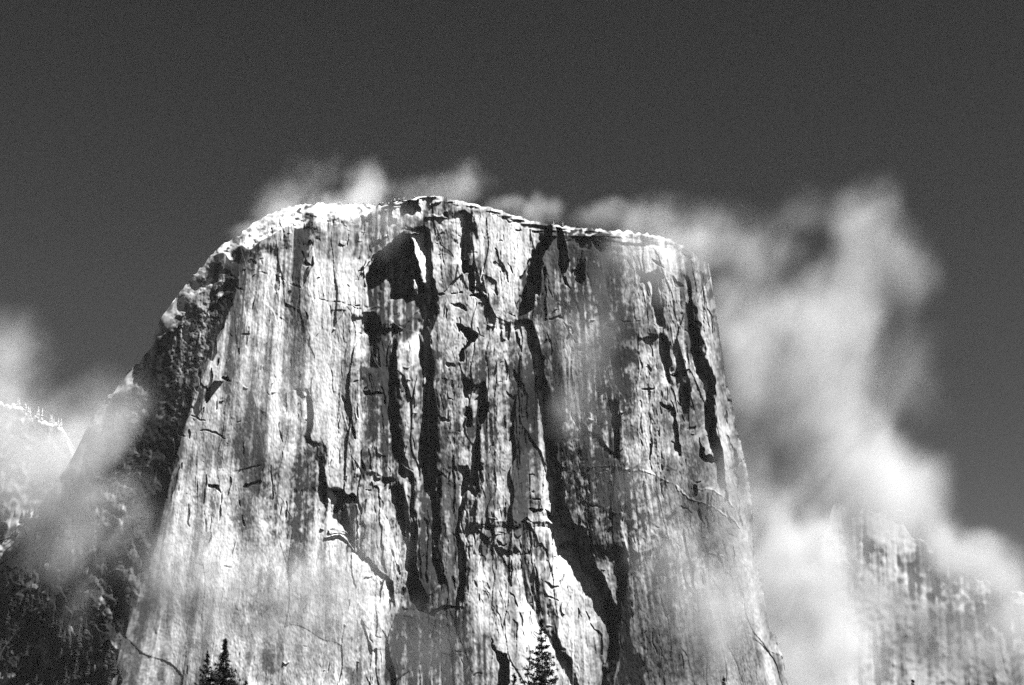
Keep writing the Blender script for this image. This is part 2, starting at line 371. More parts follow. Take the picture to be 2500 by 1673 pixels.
stroke(conv(o7, S4, [(700, 430), (735, 500), (770, 580)]), 6, -8, pl=.4); stroke(conv(o7, S4, [(790, 440), (860, 530), (910, 690)]), 7, -9, pl=.5)
stroke(conv(o7, S4, [(505, 600), (500, 900), (520, 1080), (550, 1095)]), 10, 14, st=.4); stroke(conv(o7, S4, [(550, 1092), (640, 1085), (700, 1105)]), 6, 9); stroke(conv(o7, S4, [(260, 1120), (390, 1125)]), 8, 13, st=.4)
palepoly(conv(o7, S4, [(530, 450), (600, 445), (640, 560), (680, 700), (670, 900), (630, 1080), (540, 1080), (520, 900), (510, 700)]), .75, 5)
stroke(conv(o7, S4, [(1090, 1160), (1180, 1168)]), 6, 10); stroke(conv(o7, S4, [(1200, 1100), (1330, 1110), (1420, 1100)]), 4, 6); stroke(conv(o7, S4, [(760, 1190), (750, 1300)]), 5, -7, pl=.4)
stroke(conv(o7, S4, [(700, 1120), (770, 1200), (790, 1330)]), 7, 9, st=.3); stroke(conv(o7, S4, [(820, 1390), (880, 1400)]), 7, 9)
stroke(conv(o7, S4, [(30, 560), (70, 600), (110, 640)]), 9, 12, st=.3); stroke(conv(o7, S4, [(55, 400), (80, 520)]), 7, 9); stroke(conv(o7, S4, [(240, 1230), (290, 1380)]), 8, 11, st=.3); stroke(conv(o7, S4, [(160, 560), (200, 640)]), 6, 8)
for (xa, ya, xb, yb) in [(1350, 500, 1490, 1100), (1400, 500, 1540, 1120), (1440, 650, 1560, 1050), (1330, 900, 1370, 1110), (1300, 560, 1400, 900)]:
    stroke(conv(o7, S4, [(xa, ya), ((xa + xb) / 2, (ya + yb) / 2), (xb, yb)]), 9, 4, st=.28)
# pillars along the right edge
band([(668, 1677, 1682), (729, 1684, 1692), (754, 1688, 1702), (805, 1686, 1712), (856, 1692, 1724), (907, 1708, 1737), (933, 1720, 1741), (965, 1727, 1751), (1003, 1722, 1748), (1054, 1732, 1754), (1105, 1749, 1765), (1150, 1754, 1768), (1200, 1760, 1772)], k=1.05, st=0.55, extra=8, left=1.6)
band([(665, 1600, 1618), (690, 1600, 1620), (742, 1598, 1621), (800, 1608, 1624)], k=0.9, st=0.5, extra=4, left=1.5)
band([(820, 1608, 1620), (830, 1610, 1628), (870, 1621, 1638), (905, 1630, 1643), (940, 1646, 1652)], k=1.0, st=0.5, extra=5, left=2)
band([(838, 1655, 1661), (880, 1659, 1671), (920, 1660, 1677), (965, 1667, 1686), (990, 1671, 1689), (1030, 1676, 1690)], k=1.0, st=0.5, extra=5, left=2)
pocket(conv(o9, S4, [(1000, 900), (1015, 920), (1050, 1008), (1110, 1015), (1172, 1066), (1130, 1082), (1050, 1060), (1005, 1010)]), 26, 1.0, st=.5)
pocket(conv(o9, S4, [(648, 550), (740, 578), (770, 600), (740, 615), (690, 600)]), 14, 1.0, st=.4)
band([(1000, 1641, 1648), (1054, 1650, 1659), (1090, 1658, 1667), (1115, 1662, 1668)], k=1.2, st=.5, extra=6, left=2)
stroke(conv(o9, S4, [(800, 520), (845, 560), (860, 660), (885, 740)]), 7, 13, st=.4); stroke(conv(o9, S4, [(410, 430), (430, 405), (570, 385)]), 7, 13, st=.4)
stroke(conv(o9, S4, [(540, 940), (560, 1070)]), 7, 12, st=.4); stroke(conv(o9, S4, [(965, 1290), (955, 1420)]), 10, 13, st=.4); stroke(conv(o9, S4, [(1275, 1300), (1260, 1420), (1245, 1560)]), 8, 14, st=.5); stroke(conv(o9, S4, [(1085, 1400), (1075, 1568)]), 6, 11, st=.4)
stroke(conv(o9, S4, [(630, 250), (640, 500), (650, 640)]), 5, 9); stroke(conv(o9, S4, [(690, 330), (700, 500)]), 11, 9, st=.3); stroke(conv(o9, S4, [(745, 890), (775, 900), (785, 1000)]), 5, 9)
stroke(conv(o9, S4, [(750, 360), (780, 520)]), 5, 8); stroke(conv(o9, S4, [(920, 765), (970, 770), (970, 810)]), 5, 8); stroke(conv(o9, S4, [(1065, 860), (1110, 862), (1105, 900)]), 5, 8); stroke(conv(o9, S4, [(980, 200), (1010, 300)]), 6, 10, st=.4)
stroke(conv(o8, S4, [(650, 850), (740, 830)]), 6, 10, st=.3); stroke(conv(o8, S4, [(570, 500), (590, 560), (660, 575)]), 10, 12, st=.4); stroke(conv(o8, S4, [(410, 460), (480, 520)]), 14, 9, st=.4); stroke(conv(o8, S4, [(565, 1430), (640, 1410)]), 7, 11, st=.4)
stroke(conv(o8, S4, [(510, 150), (600, 210), (680, 290), (760, 310)]), 8, 6, st=.5); stroke(conv(o8, S4, [(360, 330), (470, 430)]), 8, 7, st=.4); stroke(conv(o8, S4, [(360, 940), (410, 1000)]), 7, 8)
band([(940, 1486, 1495), (965, 1488, 1498), (1041, 1495, 1508), (1105, 1503, 1514), (1135, 1514, 1522)], k=.9, st=.4, extra=4, left=2)
stain_shade_poly([(1400, 940), (1470, 900), (1490, 1000), (1508, 1110), (1540, 1140), (1480, 1150), (1420, 1100)], .42, 14)
stain_shade_poly([(1500, 1150), (1550, 1190), (1600, 1260), (1660, 1340), (1700, 1430), (1640, 1520), (1600, 1480), (1620, 1380), (1560, 1280)], .36, 22)
for (xa, xb, ya, yb, s) in [(1655, 1664, 860, 1000, .3), (1580, 1592, 900, 1150, .2), (1605, 1625, 1000, 1200, .2), (1560, 1572, 980, 1130, .2), (1770, 1800, 1000, 1180, .35), (1790, 1815, 1100, 1300, .3)]:
    stroke([(xa, ya), ((xa + xb) / 2 - 2, (ya + yb) / 2), (xb, yb)], 7, 5, st=s)
stroke([(1450, 1141), (1480, 1142), (1514, 1140), (1552, 1149), (1578, 1147), (1618, 1165), (1639, 1182), (1662, 1205), (1685, 1217), (1720, 1230), (1760, 1245), (1790, 1265), (1808, 1290)], 4.5, -2, pl=1, taper=False)
stroke([(1685, 1188), (1735, 1195), (1765, 1210), (1790, 1235), (1798, 1250)], 4, -2, pl=.9)
stroke([(1730, 1352), (1790, 1365)], 3.5, -2, pl=.9)
for (xa, ya, l) in [(1748, 1350, 40), (1760, 1300, 60), (1775, 1400, 50), (1790, 1330, 70), (1735, 1300, 50), (1770, 1220, 60), (1700, 1235, 40), (1720, 1260, 50)]:
    stroke([(xa, ya), (xa + 6, ya + l / 2), (xa + 16, ya + l)], 5, 8, st=.4)
# left face
for (pts, w, D) in [([(555, 70), (600, 78), (645, 110)], 7, 12), ([(350, 598), (420, 605), (540, 635), (600, 650), (655, 662)], 5, 9), ([(140, 625), (215, 628)], 5, 9), ([(240, 430), (280, 450), (340, 490), (410, 500)], 6, 9),
                    ([(1350, 465), (1400, 485)], 5, 8), ([(960, 170), (1000, 195)], 5, 7), ([(970, 245), (1010, 270)], 5, 7), ([(610, 690), (645, 710)], 4, 7), ([(420, 1110), (500, 1130), (545, 1190)], 9, 10), ([(770, 1130), (870, 1090), (960, 1055)], 9, 10),
                    ([(550, 1170), (560, 1240), (530, 1500)], 6, 8), ([(625, 1040), (612, 1250)], 5, 8), ([(405, 1000), (395, 1300), (385, 1560)], 5, 7), ([(325, 970), (310, 1180), (270, 1290)], 6, 8), ([(230, 1290), (215, 1460), (235, 1520)], 6, 9), ([(1045, 950), (1035, 1240)], 5, 7),
                    ([(730, 1250), (740, 1420), (780, 1520)], 5, 7), ([(170, 870), (140, 960), (60, 1220)], 6, 8), ([(960, 960), (925, 1060)], 6, 8), ([(1180, 250), (1150, 540)], 7, 6)]:
    stroke(conv(o10, S4, pts), w, D, st=.35)
band([(955, 755, 765), (1010, 756, 768), (1060, 753, 768), (1090, 762, 772)], k=1.1, st=.5, extra=5, left=2)
band([(1080, 777, 786), (1110, 776, 796), (1150, 776, 798), (1200, 780, 800), (1225, 785, 797), (1248, 792, 800)], k=.5, st=.5, extra=3, left=2)
band([(1185, 806, 830), (1215, 820, 866), (1245, 816, 868), (1285, 830, 869), (1304, 845, 872), (1330, 862, 887), (1365, 880, 902), (1390, 915, 932), (1420, 942, 956), (1490, 951, 960)], k=.42, st=.55, extra=3, left=1.4)
pocket(conv(o6, S4, [(415, 360), (500, 370), (590, 420), (650, 470), (655, 560), (560, 480), (480, 460)]), 10, 3, st=.5)
for (pts, w, D) in [([(340, 770), (440, 800), (580, 800)], 8, -9), ([(370, 840), (570, 860), (640, 940)], 7, -8)]: stroke(conv(o6, S4, pts), w, D, pl=.7)
for (pts, w, D) in [([(380, 860), (520, 870), (580, 890), (680, 1000)], 7, 9), ([(370, 560), (350, 720)], 6, 8), ([(420, 780), (560, 810), (600, 850)], 6, 9), ([(790, 0), (800, 220)], 8, 8), ([(640, 440), (730, 700)], 8, 8), ([(880, 440), (960, 650)], 8, 6), ([(890, 1200), (890, 1500)], 4, 6), ([(740, 378), (800, 380)], 4, 7),
                    ([(840, 350), (880, 800), (930, 1150)], 22, 9), ([(1030, 960), (1090, 1200)], 12, 8), ([(1110, 1380), (1130, 1310)], 7, 9), ([(720, 0), (730, 300)], 7, 8)]:
    stroke(conv(o6, S4, pts), w, D, st=.38)
palepoly(conv(o6, S4, [(930, 680), (1010, 680), (1010, 790), (940, 800)]), .5, 3); palepoly(conv(o6, S4, [(890, 1200), (960, 1290), (985, 1480), (895, 1500)]), .6, 4); palepoly(conv(o6, S4, [(380, 280), (470, 450), (420, 480), (380, 380)]), .6, 4)
palepoly(conv(o6, S4, [(900, 340), (990, 300), (1060, 560), (1130, 900), (1180, 1000), (1190, 1100), (1060, 1000), (1000, 650)]), .45, 8)
stain_shade_poly([(860, 1140), (920, 1190), (930, 1300), (960, 1400), (930, 1420), (880, 1340), (860, 1250)], .32, 14)
# centre bottom: slabs, roofs and gullies
pocket(conv(o4, S4, [(1150, 570), (1200, 578), (1258, 552), (1222, 606), (1182, 606)]), 11, .9, st=.5); pocket(conv(o4, S4, [(1280, 545), (1395, 640), (1352, 662), (1308, 620)]), 10, .9, st=.5)
pocket(conv(o4, S4, [(862, 855), (905, 870), (885, 905), (862, 885)]), 8, .9, st=.5); pocket(conv(o4, S4, [(1420, 905), (1480, 890), (1545, 880), (1560, 930), (1440, 932)]), 9, .9, st=.5)
stroke(conv(o4, S4, [(910, 870), (980, 790), (1060, 710), (1120, 640)]), 7, 12, st=.4); stroke(conv(o4, S4, [(1110, 650), (1200, 700), (1300, 720)]), 4, 7); stroke(conv(o4, S4, [(1090, 460), (1240, 450)]), 6, 10); stroke(conv(o4, S4, [(1090, 385), (1190, 380)]), 4, 7)
stroke(conv(o4, S4, [(1030, 1020), (1040, 1160)]), 7, 11, st=.4); stroke(conv(o4, S4, [(680, 890), (740, 920)]), 7, 9); stroke(conv(o4, S4, [(760, 770), (800, 850)]), 6, 8); stroke(conv(o4, S4, [(700, 710), (770, 725)]), 4, 6); stroke(conv(o4, S4, [(690, 890), (670, 980)]), 8, 8)
stroke(conv(o4, S4, [(400, 0), (400, 190), (415, 230), (430, 450), (410, 780), (460, 810)]), 6, 11, st=.4); stroke(conv(o4, S4, [(235, 915), (270, 925), (310, 1080)]), 6, 11, st=.4)
stroke(conv(o4, S4, [(420, 780), (440, 1100), (430, 1330)]), 6, 9, st=.35); stroke(conv(o4, S4, [(200, 400), (230, 640), (260, 900)]), 6, 8, st=.3)
stroke(conv(o4, S4, [(850, 960), (930, 1120), (980, 1300)]), 11, 7, st=.3); stroke(conv(o4, S4, [(930, 500), (880, 700)]), 12, 8, st=.35); stroke(conv(o4, S4, [(835, 0), (825, 1050)]), 6, -4, pl=.3)
pocket(conv(o4, S4, [(1058, 690), (1105, 655), (1175, 760), (1245, 855), (1310, 930), (1310, 1042), (1235, 1040), (1175, 930), (1150, 1000), (1090, 1000), (1060, 850)]), 4, 1.2, st=.6)
for xx in (1085, 1130, 1160): stroke(conv(o4, S4, [(xx - 20, 680), (xx, 850), (xx + 10, 1080)]), 7, 9, st=.5)
band([(1330, 1264, 1290), (1385, 1266, 1300), (1430, 1280, 1325), (1470, 1296, 1345), (1500, 1311, 1358), (1540, 1324, 1362), (1580, 1345, 1372), (1620, 1372, 1394), (1690, 1404, 1420)], k=.42, st=.55, extra=5, left=1.6)
stain_shade_poly([(1290, 1290), (1340, 1300), (1340, 1380), (1330, 1460), (1370, 1520), (1350, 1560), (1310, 1500), (1280, 1400)], .5, 8)
stroke(conv(o5, S4, [(500, 860), (560, 910), (650, 920)]), 5, 9, st=.3); stroke(conv(o5, S4, [(530, 1000), (590, 1020), (650, 1050)]), 6, 10, st=.3); stroke(conv(o5, S4, [(530, 650), (545, 760), (520, 840)]), 7, 9, st=.3)
stroke(conv(o5, S4, [(190, 1235), (230, 1270), (235, 1440)]), 4, 9, st=.4); stroke(conv(o5, S4, [(900, 1150), (960, 1290), (1030, 1400), (1040, 1560)]), 6, 9, st=.3); stroke(conv(o5, S4, [(830, 1120), (850, 1280)]), 5, 8)
stroke(conv(o5, S4, [(960, 140), (1060, 150)]), 6, 10); stroke(conv(o5, S4, [(905, 90), (930, 170)]), 7, 10, st=.3); stroke(conv(o5, S4, [(930, 360), (960, 500), (1010, 620)]), 6, 9, st=.3); stroke(conv(o5, S4, [(690, 1060), (690, 1180)]), 6, -6, pl=.4)
stroke(conv(o5, S4, [(690, 210), (740, 300)]), 6, 9, st=.3); stroke(conv(o5, S4, [(590, 400), (570, 520)]), 10, 8, st=.3)
palepoly(conv(o5, S4, [(640, 545), (730, 545), (830, 660), (950, 830), (1060, 1040), (1060, 1100), (800, 1000), (600, 900), (540, 760), (560, 640)]), .35, 8)
palepoly(conv(o5, S4, [(70, 520), (130, 500), (260, 640), (290, 860), (460, 1220), (640, 1568), (400, 1568), (250, 1100), (130, 700)]), .55, 8); palepoly(conv(o5, S4, [(345, 265), (480, 200), (560, 270), (640, 300), (590, 420), (540, 520), (470, 460), (380, 340)]), .35, 4)
SB = 300 / 1568.0; ob = (1000, 1373)
pocket(conv(ob, SB, [(1020, 1000), (1100, 1150), (1230, 1190), (1255, 1400), (1300, 1660), (1130, 1660), (1125, 1300)]), 20, 2, st=.68)
pocket(conv(ob, SB, [(200, 640), (430, 540), (620, 560), (680, 600), (560, 700), (490, 760), (430, 690), (340, 712)]), 9, 4, st=.55)
stroke(conv(ob, SB, [(430, 690), (490, 760), (510, 950), (540, 1250), (560, 1568)]), 7, 12, st=.5, taper=False); stroke(conv(ob, SB, [(650, 300), (620, 500)]), 10, 10, st=.4)
stroke(conv(ob, SB, [(840, 200), (880, 300), (900, 480)]), 8, 6, st=.3); stroke(conv(ob, SB, [(820, 1440), (920, 1415)]), 4, 7)
for i in range(16):
    a = rng.uniform(900, 1500); stroke(conv(ob, SB, [(a, 200 + .5 * (a - 900)), (a + 110, 500 + .5 * (a - 900)), (a + 190, 800 + .5 * (a - 900))]), rng.uniform(3, 7), rng.uniform(2, 5), st=rng.uniform(.15, .4))
stain_shade_poly([(985, 1480), (1130, 1470), (1200, 1560), (1215, 1700), (960, 1700), (950, 1560)], .55, 26)  # shaded face below the roof, painted dark
stain_shade_poly([(1560, 1380), (1660, 1400), (1700, 1560), (1640, 1700), (1530, 1700), (1500, 1540)], .36, 30)
stain_shade_poly([(905, 725), (1030, 725), (1032, 800), (905, 800)], .66, 6)
stain_shade_poly([(1385, 560), (1470, 575), (1490, 640), (1450, 700), (1400, 690), (1370, 620)], .6, 10)
stain_shade_poly([(1390, 730), (1440, 720), (1450, 790), (1420, 850), (1390, 800)], .55, 12)
palepoly([(430, 1160), (560, 1130), (690, 1170), (760, 1240), (850, 1340), (930, 1420), (930, 1700), (330, 1700), (390, 1400)], .62, 40)  # bright haze over the lower left wall painted as paler rock
palepoly([(610, 1200), (700, 1180), (720, 1280), (650, 1330), (600, 1290)], .5, 14); palepoly([(540, 1050), (575, 1040), (565, 1200), (545, 1230)], .9, 4); palepoly([(470, 1195), (540, 1190), (530, 1330), (480, 1330)], .85, 6); palepoly([(640, 1180), (680, 1172), (700, 1300), (640, 1320)], .85, 6)
stain_shade_poly([(1370, 620), (1480, 600), (1560, 700), (1570, 900), (1520, 1000), (1480, 900), (1400, 860)], .34, 40)
stain_shade_poly([(1360, 960), (1480, 920), (1510, 1120), (1620, 1200), (1680, 1300), (1560, 1320), (1470, 1260), (1400, 1180)], .40, 30)  # less sunlit face right of the corner, its grey shade painted
stain_shade_poly([(1540, 1330), (1650, 1300), (1720, 1450), (1740, 1680), (1540, 1680), (1510, 1500)], .42, 40)
stain_shade_poly([(880, 900), (1030, 860), (1060, 1200), (1030, 1450), (960, 1300), (900, 1120)], .42, 24)
stain_shade_poly([(1080, 880), (1330, 860), (1340, 1060), (1250, 1100), (1120, 1080)], .30, 30)
stain_shade_poly([(640, 1130), (760, 1100), (800, 1180), (770, 1330), (700, 1360), (650, 1250)], .28, 30)
stain_shade_poly([(1268, 690), (1310, 640), (1322, 700), (1318, 790), (1262, 785)], .72, 8)
stain_shade_poly([(1372, 565), (1420, 570), (1480, 590), (1500, 640), (1440, 700), (1400, 700)], .74, 9)
stain_shade_poly([(1395, 700), (1445, 705), (1440, 800), (1405, 800)], .68, 12)
stain_shade_poly([(1000, 880), (1064, 900), (1072, 1200), (1084, 1420), (1030, 1450), (1004, 1330), (985, 1150)], .58, 8)
stain_shade_poly([(880, 505), (930, 520), (940, 560), (1010, 545), (1040, 500), (1060, 520), (1040, 570), (960, 590), (900, 640), (860, 620)], .55, 9)
# under-rim band of broken dark ledges
dr = gy - ytop(gx)
bandw = np.interp(gx, [930, 960, 1240, 1330, 1560, 1640, 1700], [26, 20, 16, 40, 46, 26, 10])
ledges = smooth01((dr - 5) / 5) * smooth01((bandw - dr) / 9) * smooth01(.55 + .75 * gnoise(34, 7, 112)) * ((gx > 925) & (gx < 1700))
stain_shade = np.maximum(stain_shade, .72 * ledges)
depth += 6 * ledges - 4 * smooth01((dr - 2) / 3) * smooth01((bandw * .8 - dr) / 5) * smooth01(gnoise(40, 5, 113) - .3) * ((gx > 925) & (gx < 1700))
# joints and small ledges
for i in range(430):
    x = rng.uniform(840, 1790) if rng.random() < .8 else rng.uniform(440, 840)
    y = rng.uniform(540, 1640)
    if y < ytop(x) + 25 or x > np.interp(y, [560, 700, 960, 1160, 1480, 1673], [1600, 1740, 1770, 1820, 1870, 1920]) - 8: continue
    lean_x = np.interp(x, [440, 800, 1100, 1500, 1800], [-.2, -.04, .02, .1, .2])
    q = rng.random(); l = rng.uniform(14, 62)
    if q < .62:
        pts = [(x, y)]; 
        for k in range(3): pts.append((pts[-1][0] + l / 3 * (lean_x + rng.normal(0, .16)), pts[-1][1] + l / 3))
        stroke(pts, rng.uniform(1.8, 4.2), rng.uniform(5, 11), st=rng.uniform(.15, .5))
    elif q < .84:
        l *= .45; a = rng.normal(.1, .35)
        stroke([(x, y), (x + l * .5, y + l * .5 * a + rng.normal(0, 2)), (x + l, y + l * a)], rng.uniform(1.8, 3.6), rng.uniform(5, 10), st=rng.uniform(.1, .4))
    else:
        a = rng.normal(0, .3); l *= .4
        stroke([(x, y), (x + l, y + l * a)], rng.uniform(2.5, 5), rng.uniform(-7, -4), pl=.3)
# summit left shoulder: broken ground
for i in range(60):
    x = rng.uniform(620, 940); y = ytop(x) + rng.uniform(20, 110) * (0.5 + 0.5 * rng.random()); l = rng.uniform(6, 26)
    if rng.random() < .55: stroke([(x, y), (x + rng.uniform(-4, 4), y + l)], rng.uniform(3, 7), rng.uniform(3, 8), st=rng.uniform(.2, .5))
    else: stroke([(x, y), (x + l, y + rng.uniform(-5, 5))], rng.uniform(3, 5), rng.uniform(-6, 7), st=rng.uniform(0, .3))
for pts in [[(610, 520), (605, 600), (570, 700)], [(630, 700), (640, 780), (600, 850), (545, 990)], [(530, 640), (560, 760), (620, 790)]]:
    stroke(conv((600, 450), S4, pts), 9, 12, st=.5)
stroke(conv((600, 450), S4, [(280, 870), (270, 990)]), 12, 7, st=.45); stroke(conv((600, 450), S4, [(410, 1010), (395, 1120)]), 9, 5, st=.4); stroke(conv((600, 450), S4, [(540, 1190), (580, 1290)]), 12, 4, st=.4)
stroke(conv((600, 450), S4, [(0, 800), (250, 860), (420, 930), (700, 1080), (820, 1120), (1000, 1165), (1180, 1215), (1330, 1160)]), 4, 3, st=.22)
stroke(conv((600, 450), S4, [(1040, 1000), (1070, 880), (1130, 790)]), 9, 9, st=.4); stroke(conv((600, 450), S4, [(1140, 820), (1160, 1180)]), 6, -6); stroke(conv((600, 450), S4, [(960, 940), (1010, 990)]), 5, 8)
stain_shade_poly(conv((600, 450), S4, [(100, 450), (330, 420), (640, 400), (860, 330), (1150, 330), (1200, 600), (900, 720), (640, 700), (400, 760), (250, 700), (60, 640)]), .42, 20)
stroke(conv((300, 500), S4, [(1010, 1210), (1040, 1245), (1200, 1255)]), 4, 7, st=.3)
# prow: dark strips
for (pts, w, st_) in [([(1010, 800), (960, 1000), (880, 1250), (800, 1500)], 26, .62), ([(1060, 720), (1030, 850)], 16, .6), ([(1210, 540), (1290, 560), (1240, 580)], 14, .5)]:
    stroke(conv((300, 500), S4, pts), w, 6, st=st_)
for (pts, w, st_) in [([(350, 0), (340, 200), (300, 430)], 26, .65), ([(450, 0), (420, 250), (350, 500)], 9, .5), ([(230, 200), (200, 420), (150, 620)], 18, .45), ([(120, 640), (90, 900), (60, 1000)], 14, .4)]:
    stroke(conv(o10, S4, pts), w, 6, st=st_)
feature_depth = depth.copy()

# ------------------------------------------------------------------ large form and texture of the rock
# streak frame: vertical lines lean outwards towards the foot like the edges of the wall
lean = np.interp(gx, [200, 500, 800, 1100, 1400, 1700, 1900], [-.22, -.13, -.03, 0.0, .06, .16, .22]) * (gy - 950) * 0.9
ux = gx - lean
ixs = np.clip((ux - X0).astype(int), 0, NX - 1); iys = np.clip((gy - Y0).astype(int), 0, NY - 1)


def S(f): return f[iys, ixs]


A1, B1, C1, DX1, DY1, E1 = cells(62, 340, 21, ux + 6 * gnoise(60, 80, 31), gy + 14 * gnoise(60, 60, 32))
A2, B2, C2, DX2, DY2, E2 = cells(24, 150, 22, ux + 2.5 * gnoise(30, 40, 33), gy + 8 * gnoise(30, 30, 34))
A3, B3, C3, DX3, DY3, E3 = cells(9, 60, 23, ux + 1.2 * gnoise(14, 18, 35), gy + 4 * gnoise(14, 14, 36))
flakes = 2.4 * A1 + 62 * 0.16 * np.clip(B1, -1, 1) * DX1 + 0.9 * A2 + 24 * 0.22 * np.clip(B2, -1.2, 1.2) * DX2 + 0.3 * A3 + 10 * .18 * B3 * DX3
A0, B0, C0, DX0, DY0, E0 = cells(105, 380, 24, ux + 8 * gnoise(80, 120, 37), gy + 20 * gnoise(90, 90, 38))
slab = np.clip(.62 + .38 * C0 + .22 * C1, .12, 1.25)
flakes = flakes * (.35 + .65 * slab) + 1.6 * A0 + 105 * .10 * np.clip(B0, -1, 1) * DX0
flakes = blur(flakes, 0.7)
cols = S(-3.2 * np.abs(gnoise(90, 700, 41)) - 1.3 * np.abs(gnoise(34, 340, 42)) - 0.5 * np.abs(gnoise(14, 130, 43)) + 0.25 * gnoise(6, 40, 44)) * (.4 + .6 * slab)
rough = 0.6 * fnoise(26, 40, 51, 2.2) + 0.30 * gnoise(3.5, 6, 52)
calm = 0.45 + 0.55 * smooth01(0.5 + 0.5 * gnoise(260, 260, 61))
# left face is smoother, the centre is the most broken
zone = np.interp(gx, [430, 600, 800, 880, 950, 1350, 1500, 1700, 1800], [.8, .55, .6, .9, 1.2, 1.15, .7, .95, .8])
zone = zone * np.interp(gy, [500, 1200, 1500, 1700], [1.0, 1.0, .8, .8])
tex = (flakes * 0.9 + cols) * calm * zone + rough * (0.6 + 0.5 * zone)

macro = -0.16 * (gy - 950) + 8 * gnoise(420, 600, 71) + 4 * gnoise(130, 300, 72)
# left flank turning away
t = np.clip(xprow - gx, 0, None)
flank = smooth01((xprow - gx) / 30)
slope_f = np.interp(gy, [600, 760, 1000, 1200, 1400], [1.0, 1.1, 1.5, 1.25, .95])
macro += slope_f * t - 5 * np.exp(-((gx - xprow) / 14) ** 2)
rt = np.clip((gx - (redge - 95)) / 95, 0, 1.3)
macro += 34 * rt ** 2.2
# shallow turn of the face: west part faces a little more to the sun than the slab right of the great corner
macro += np.interp(gx, [430, 900, 1150, 1345, 1345.1, 1520, 1760], [0, 6, -14, -4, -4, -26, -40])
# broken forested ground low on the left
low = flank * smooth01((gy - 1080) / 180)
G1, G2, G3, GX, GY, GE = cells(46, 58, 81, gx + 14 * gnoise(40, 40, 82), gy + 14 * gnoise(40, 40, 83))
tex = tex * (1 - .75 * flank) + low * (7 * gnoise(60, 90, 84) + 3 * G1 + 7 * GX * G2 + 6 * GY * G3 + 3.5 * gnoise(16, 22, 86) + 1.8 * gnoise(6, 8, 87)) + flank * (1 - low) * (1.6 * gnoise(30, 30, 85) + 1.0 * gnoise(9, 9, 88) + .7 * gnoise(4, 4, 89))
# rounded, ledgy rim
jag = gnoise(38, 38, 91)
wr = np.interp(gx, [200, 380, 430, 520, 600, 700, 800, 880, 935, 960, 1250, 1330, 1420, 1500, 1600, 1760], [16, 24, 26, 26, 28, 34, 32, 20, 7, 4, 5, 9, 12, 12, 9, 8]) * (1 + np.interp(gx, [540, 620, 900, 960], [.12, .16, .16, .35]) * jag) 
wr = np.clip(wr, 2.5, 60)
ar = np.interp(gx, [200, 400, 620, 800, 930, 960, 1250, 1330, 1450, 1600, 1700, 1760], [9.0, 9.0, 4.5, 3.0, 2.4, 1.6, 1.8, 2.4, 2.6, 2.0, .6, .2])
d = np.clip(dtop, 0, None)
rim = ar * wr * np.exp(-d / wr)
rim += np.exp(-d / (wr * 1.6)) * (2.0 * gnoise(22, 9, 92) + .9 * gnoise(7, 4, 93)) * np.interp(gx, [900, 960, 1300, 1400], [1, .5, .7, 1])
depth = np.where(flank > .5, depth * .5, depth) + macro + tex + rim

# ledges and scree on the flank, with sunlight painted pale on them
for (pts, w, D) in [([(870, 840), (980, 735), (1060, 720)], 16, -11), ([(820, 970), (950, 880), (1050, 850)], 9, -9), ([(800, 1070), (830, 990)], 8, -8), ([(1080, 740), (1180, 590)], 6, -6), ([(310, 1300), (430, 1210), (570, 1130)], 17, -13), ([(490, 1260), (510, 1340), (440, 1400), (460, 1440)], 10, -10), ([(510, 1060), (580, 1030)], 15, -10), ([(420, 1470), (470, 1450)], 8, -8), ([(740, 1200), (730, 1350), (640, 1560)], 6, -5)]:
    pts = conv((300, 500), S4, pts); xs = [p[0] for p in pts]; ys = [p[1] for p in pts]
    stroke(pts, w * .8, D, pl=.35)

# stains and streaks, with the painted shade and a darker centre and right
st1 = S(gnoise(16, 420, 101)); st2 = S(gnoise(6, 260, 102)); st3 = S(gnoise(46, 520, 103)); mott = gnoise(26, 34, 104); mott2 = gnoise(8, 10, 105)
streak = (0.26 * np.clip(st1, -1.3, 2) + 0.14 * np.clip(st2, -1.3, 2) + .08 * S(gnoise(3, 90, 109))) * (.35 + .65 * slab) + 0.24 * np.clip(st3, -1.3, 2) + .20 * S(gnoise(150, 420, 110)) + .16 * mott + .12 * mott2 + .09 * gnoise(3, 4, 108) + .13 * B0 + .10 * C1
streak *= np.interp(gx, [440, 520, 840, 900], [1.0, 1.3, 1.3, 1.0]) * np.interp(gy, [1150, 1400], [1.0, .75])
streak *= (0.55 + .45 * calm)
stain_shade_all = np.minimum(stain_shade * 1.45, .97) * (0.88 + .22 * st2 + .15 * mott2) + np.clip(streak * np.interp(gx, [860, 920, 1560, 1620], [1, 1.35, 1.35, 1.1]) + np.interp(gx, [450, 850, 920, 1300, 1345, 1560, 1640, 1760], [.10, .08, .20, .20, .30, .30, .14, .08]), 0, .86)
# shade of the left flank painted in as darker rock
stain_shade_all += flank * .45 * smooth01(.9 + .5 * gnoise(14, 14, 111))
stain_shade_all = np.clip(stain_shade_all, 0, .965)
pale_all = np.clip(pale * (.9 + .2 * st2) + np.clip(-streak, 0, .8), 0, 1)
snow = smooth01((wr * np.interp(gx, [500, 600], [1.7, 1.7]) + np.interp(gx, [540, 620], [16, 5]) * jag - d) / 6) * np.interp(gx, [330, 400, 560, 900, 940, 960, 1280, 1340, 1560, 1640], [.7, .9, 1, 1, .7, .3, .3, .7, .45, 0]) * smooth01(np.interp(gx, [900, 960], [.85, .5]) + .6 * gnoise(9, 6, 106))
forest = low * smooth01(.85 + .5 * gnoise(30, 30, 107)) * .95


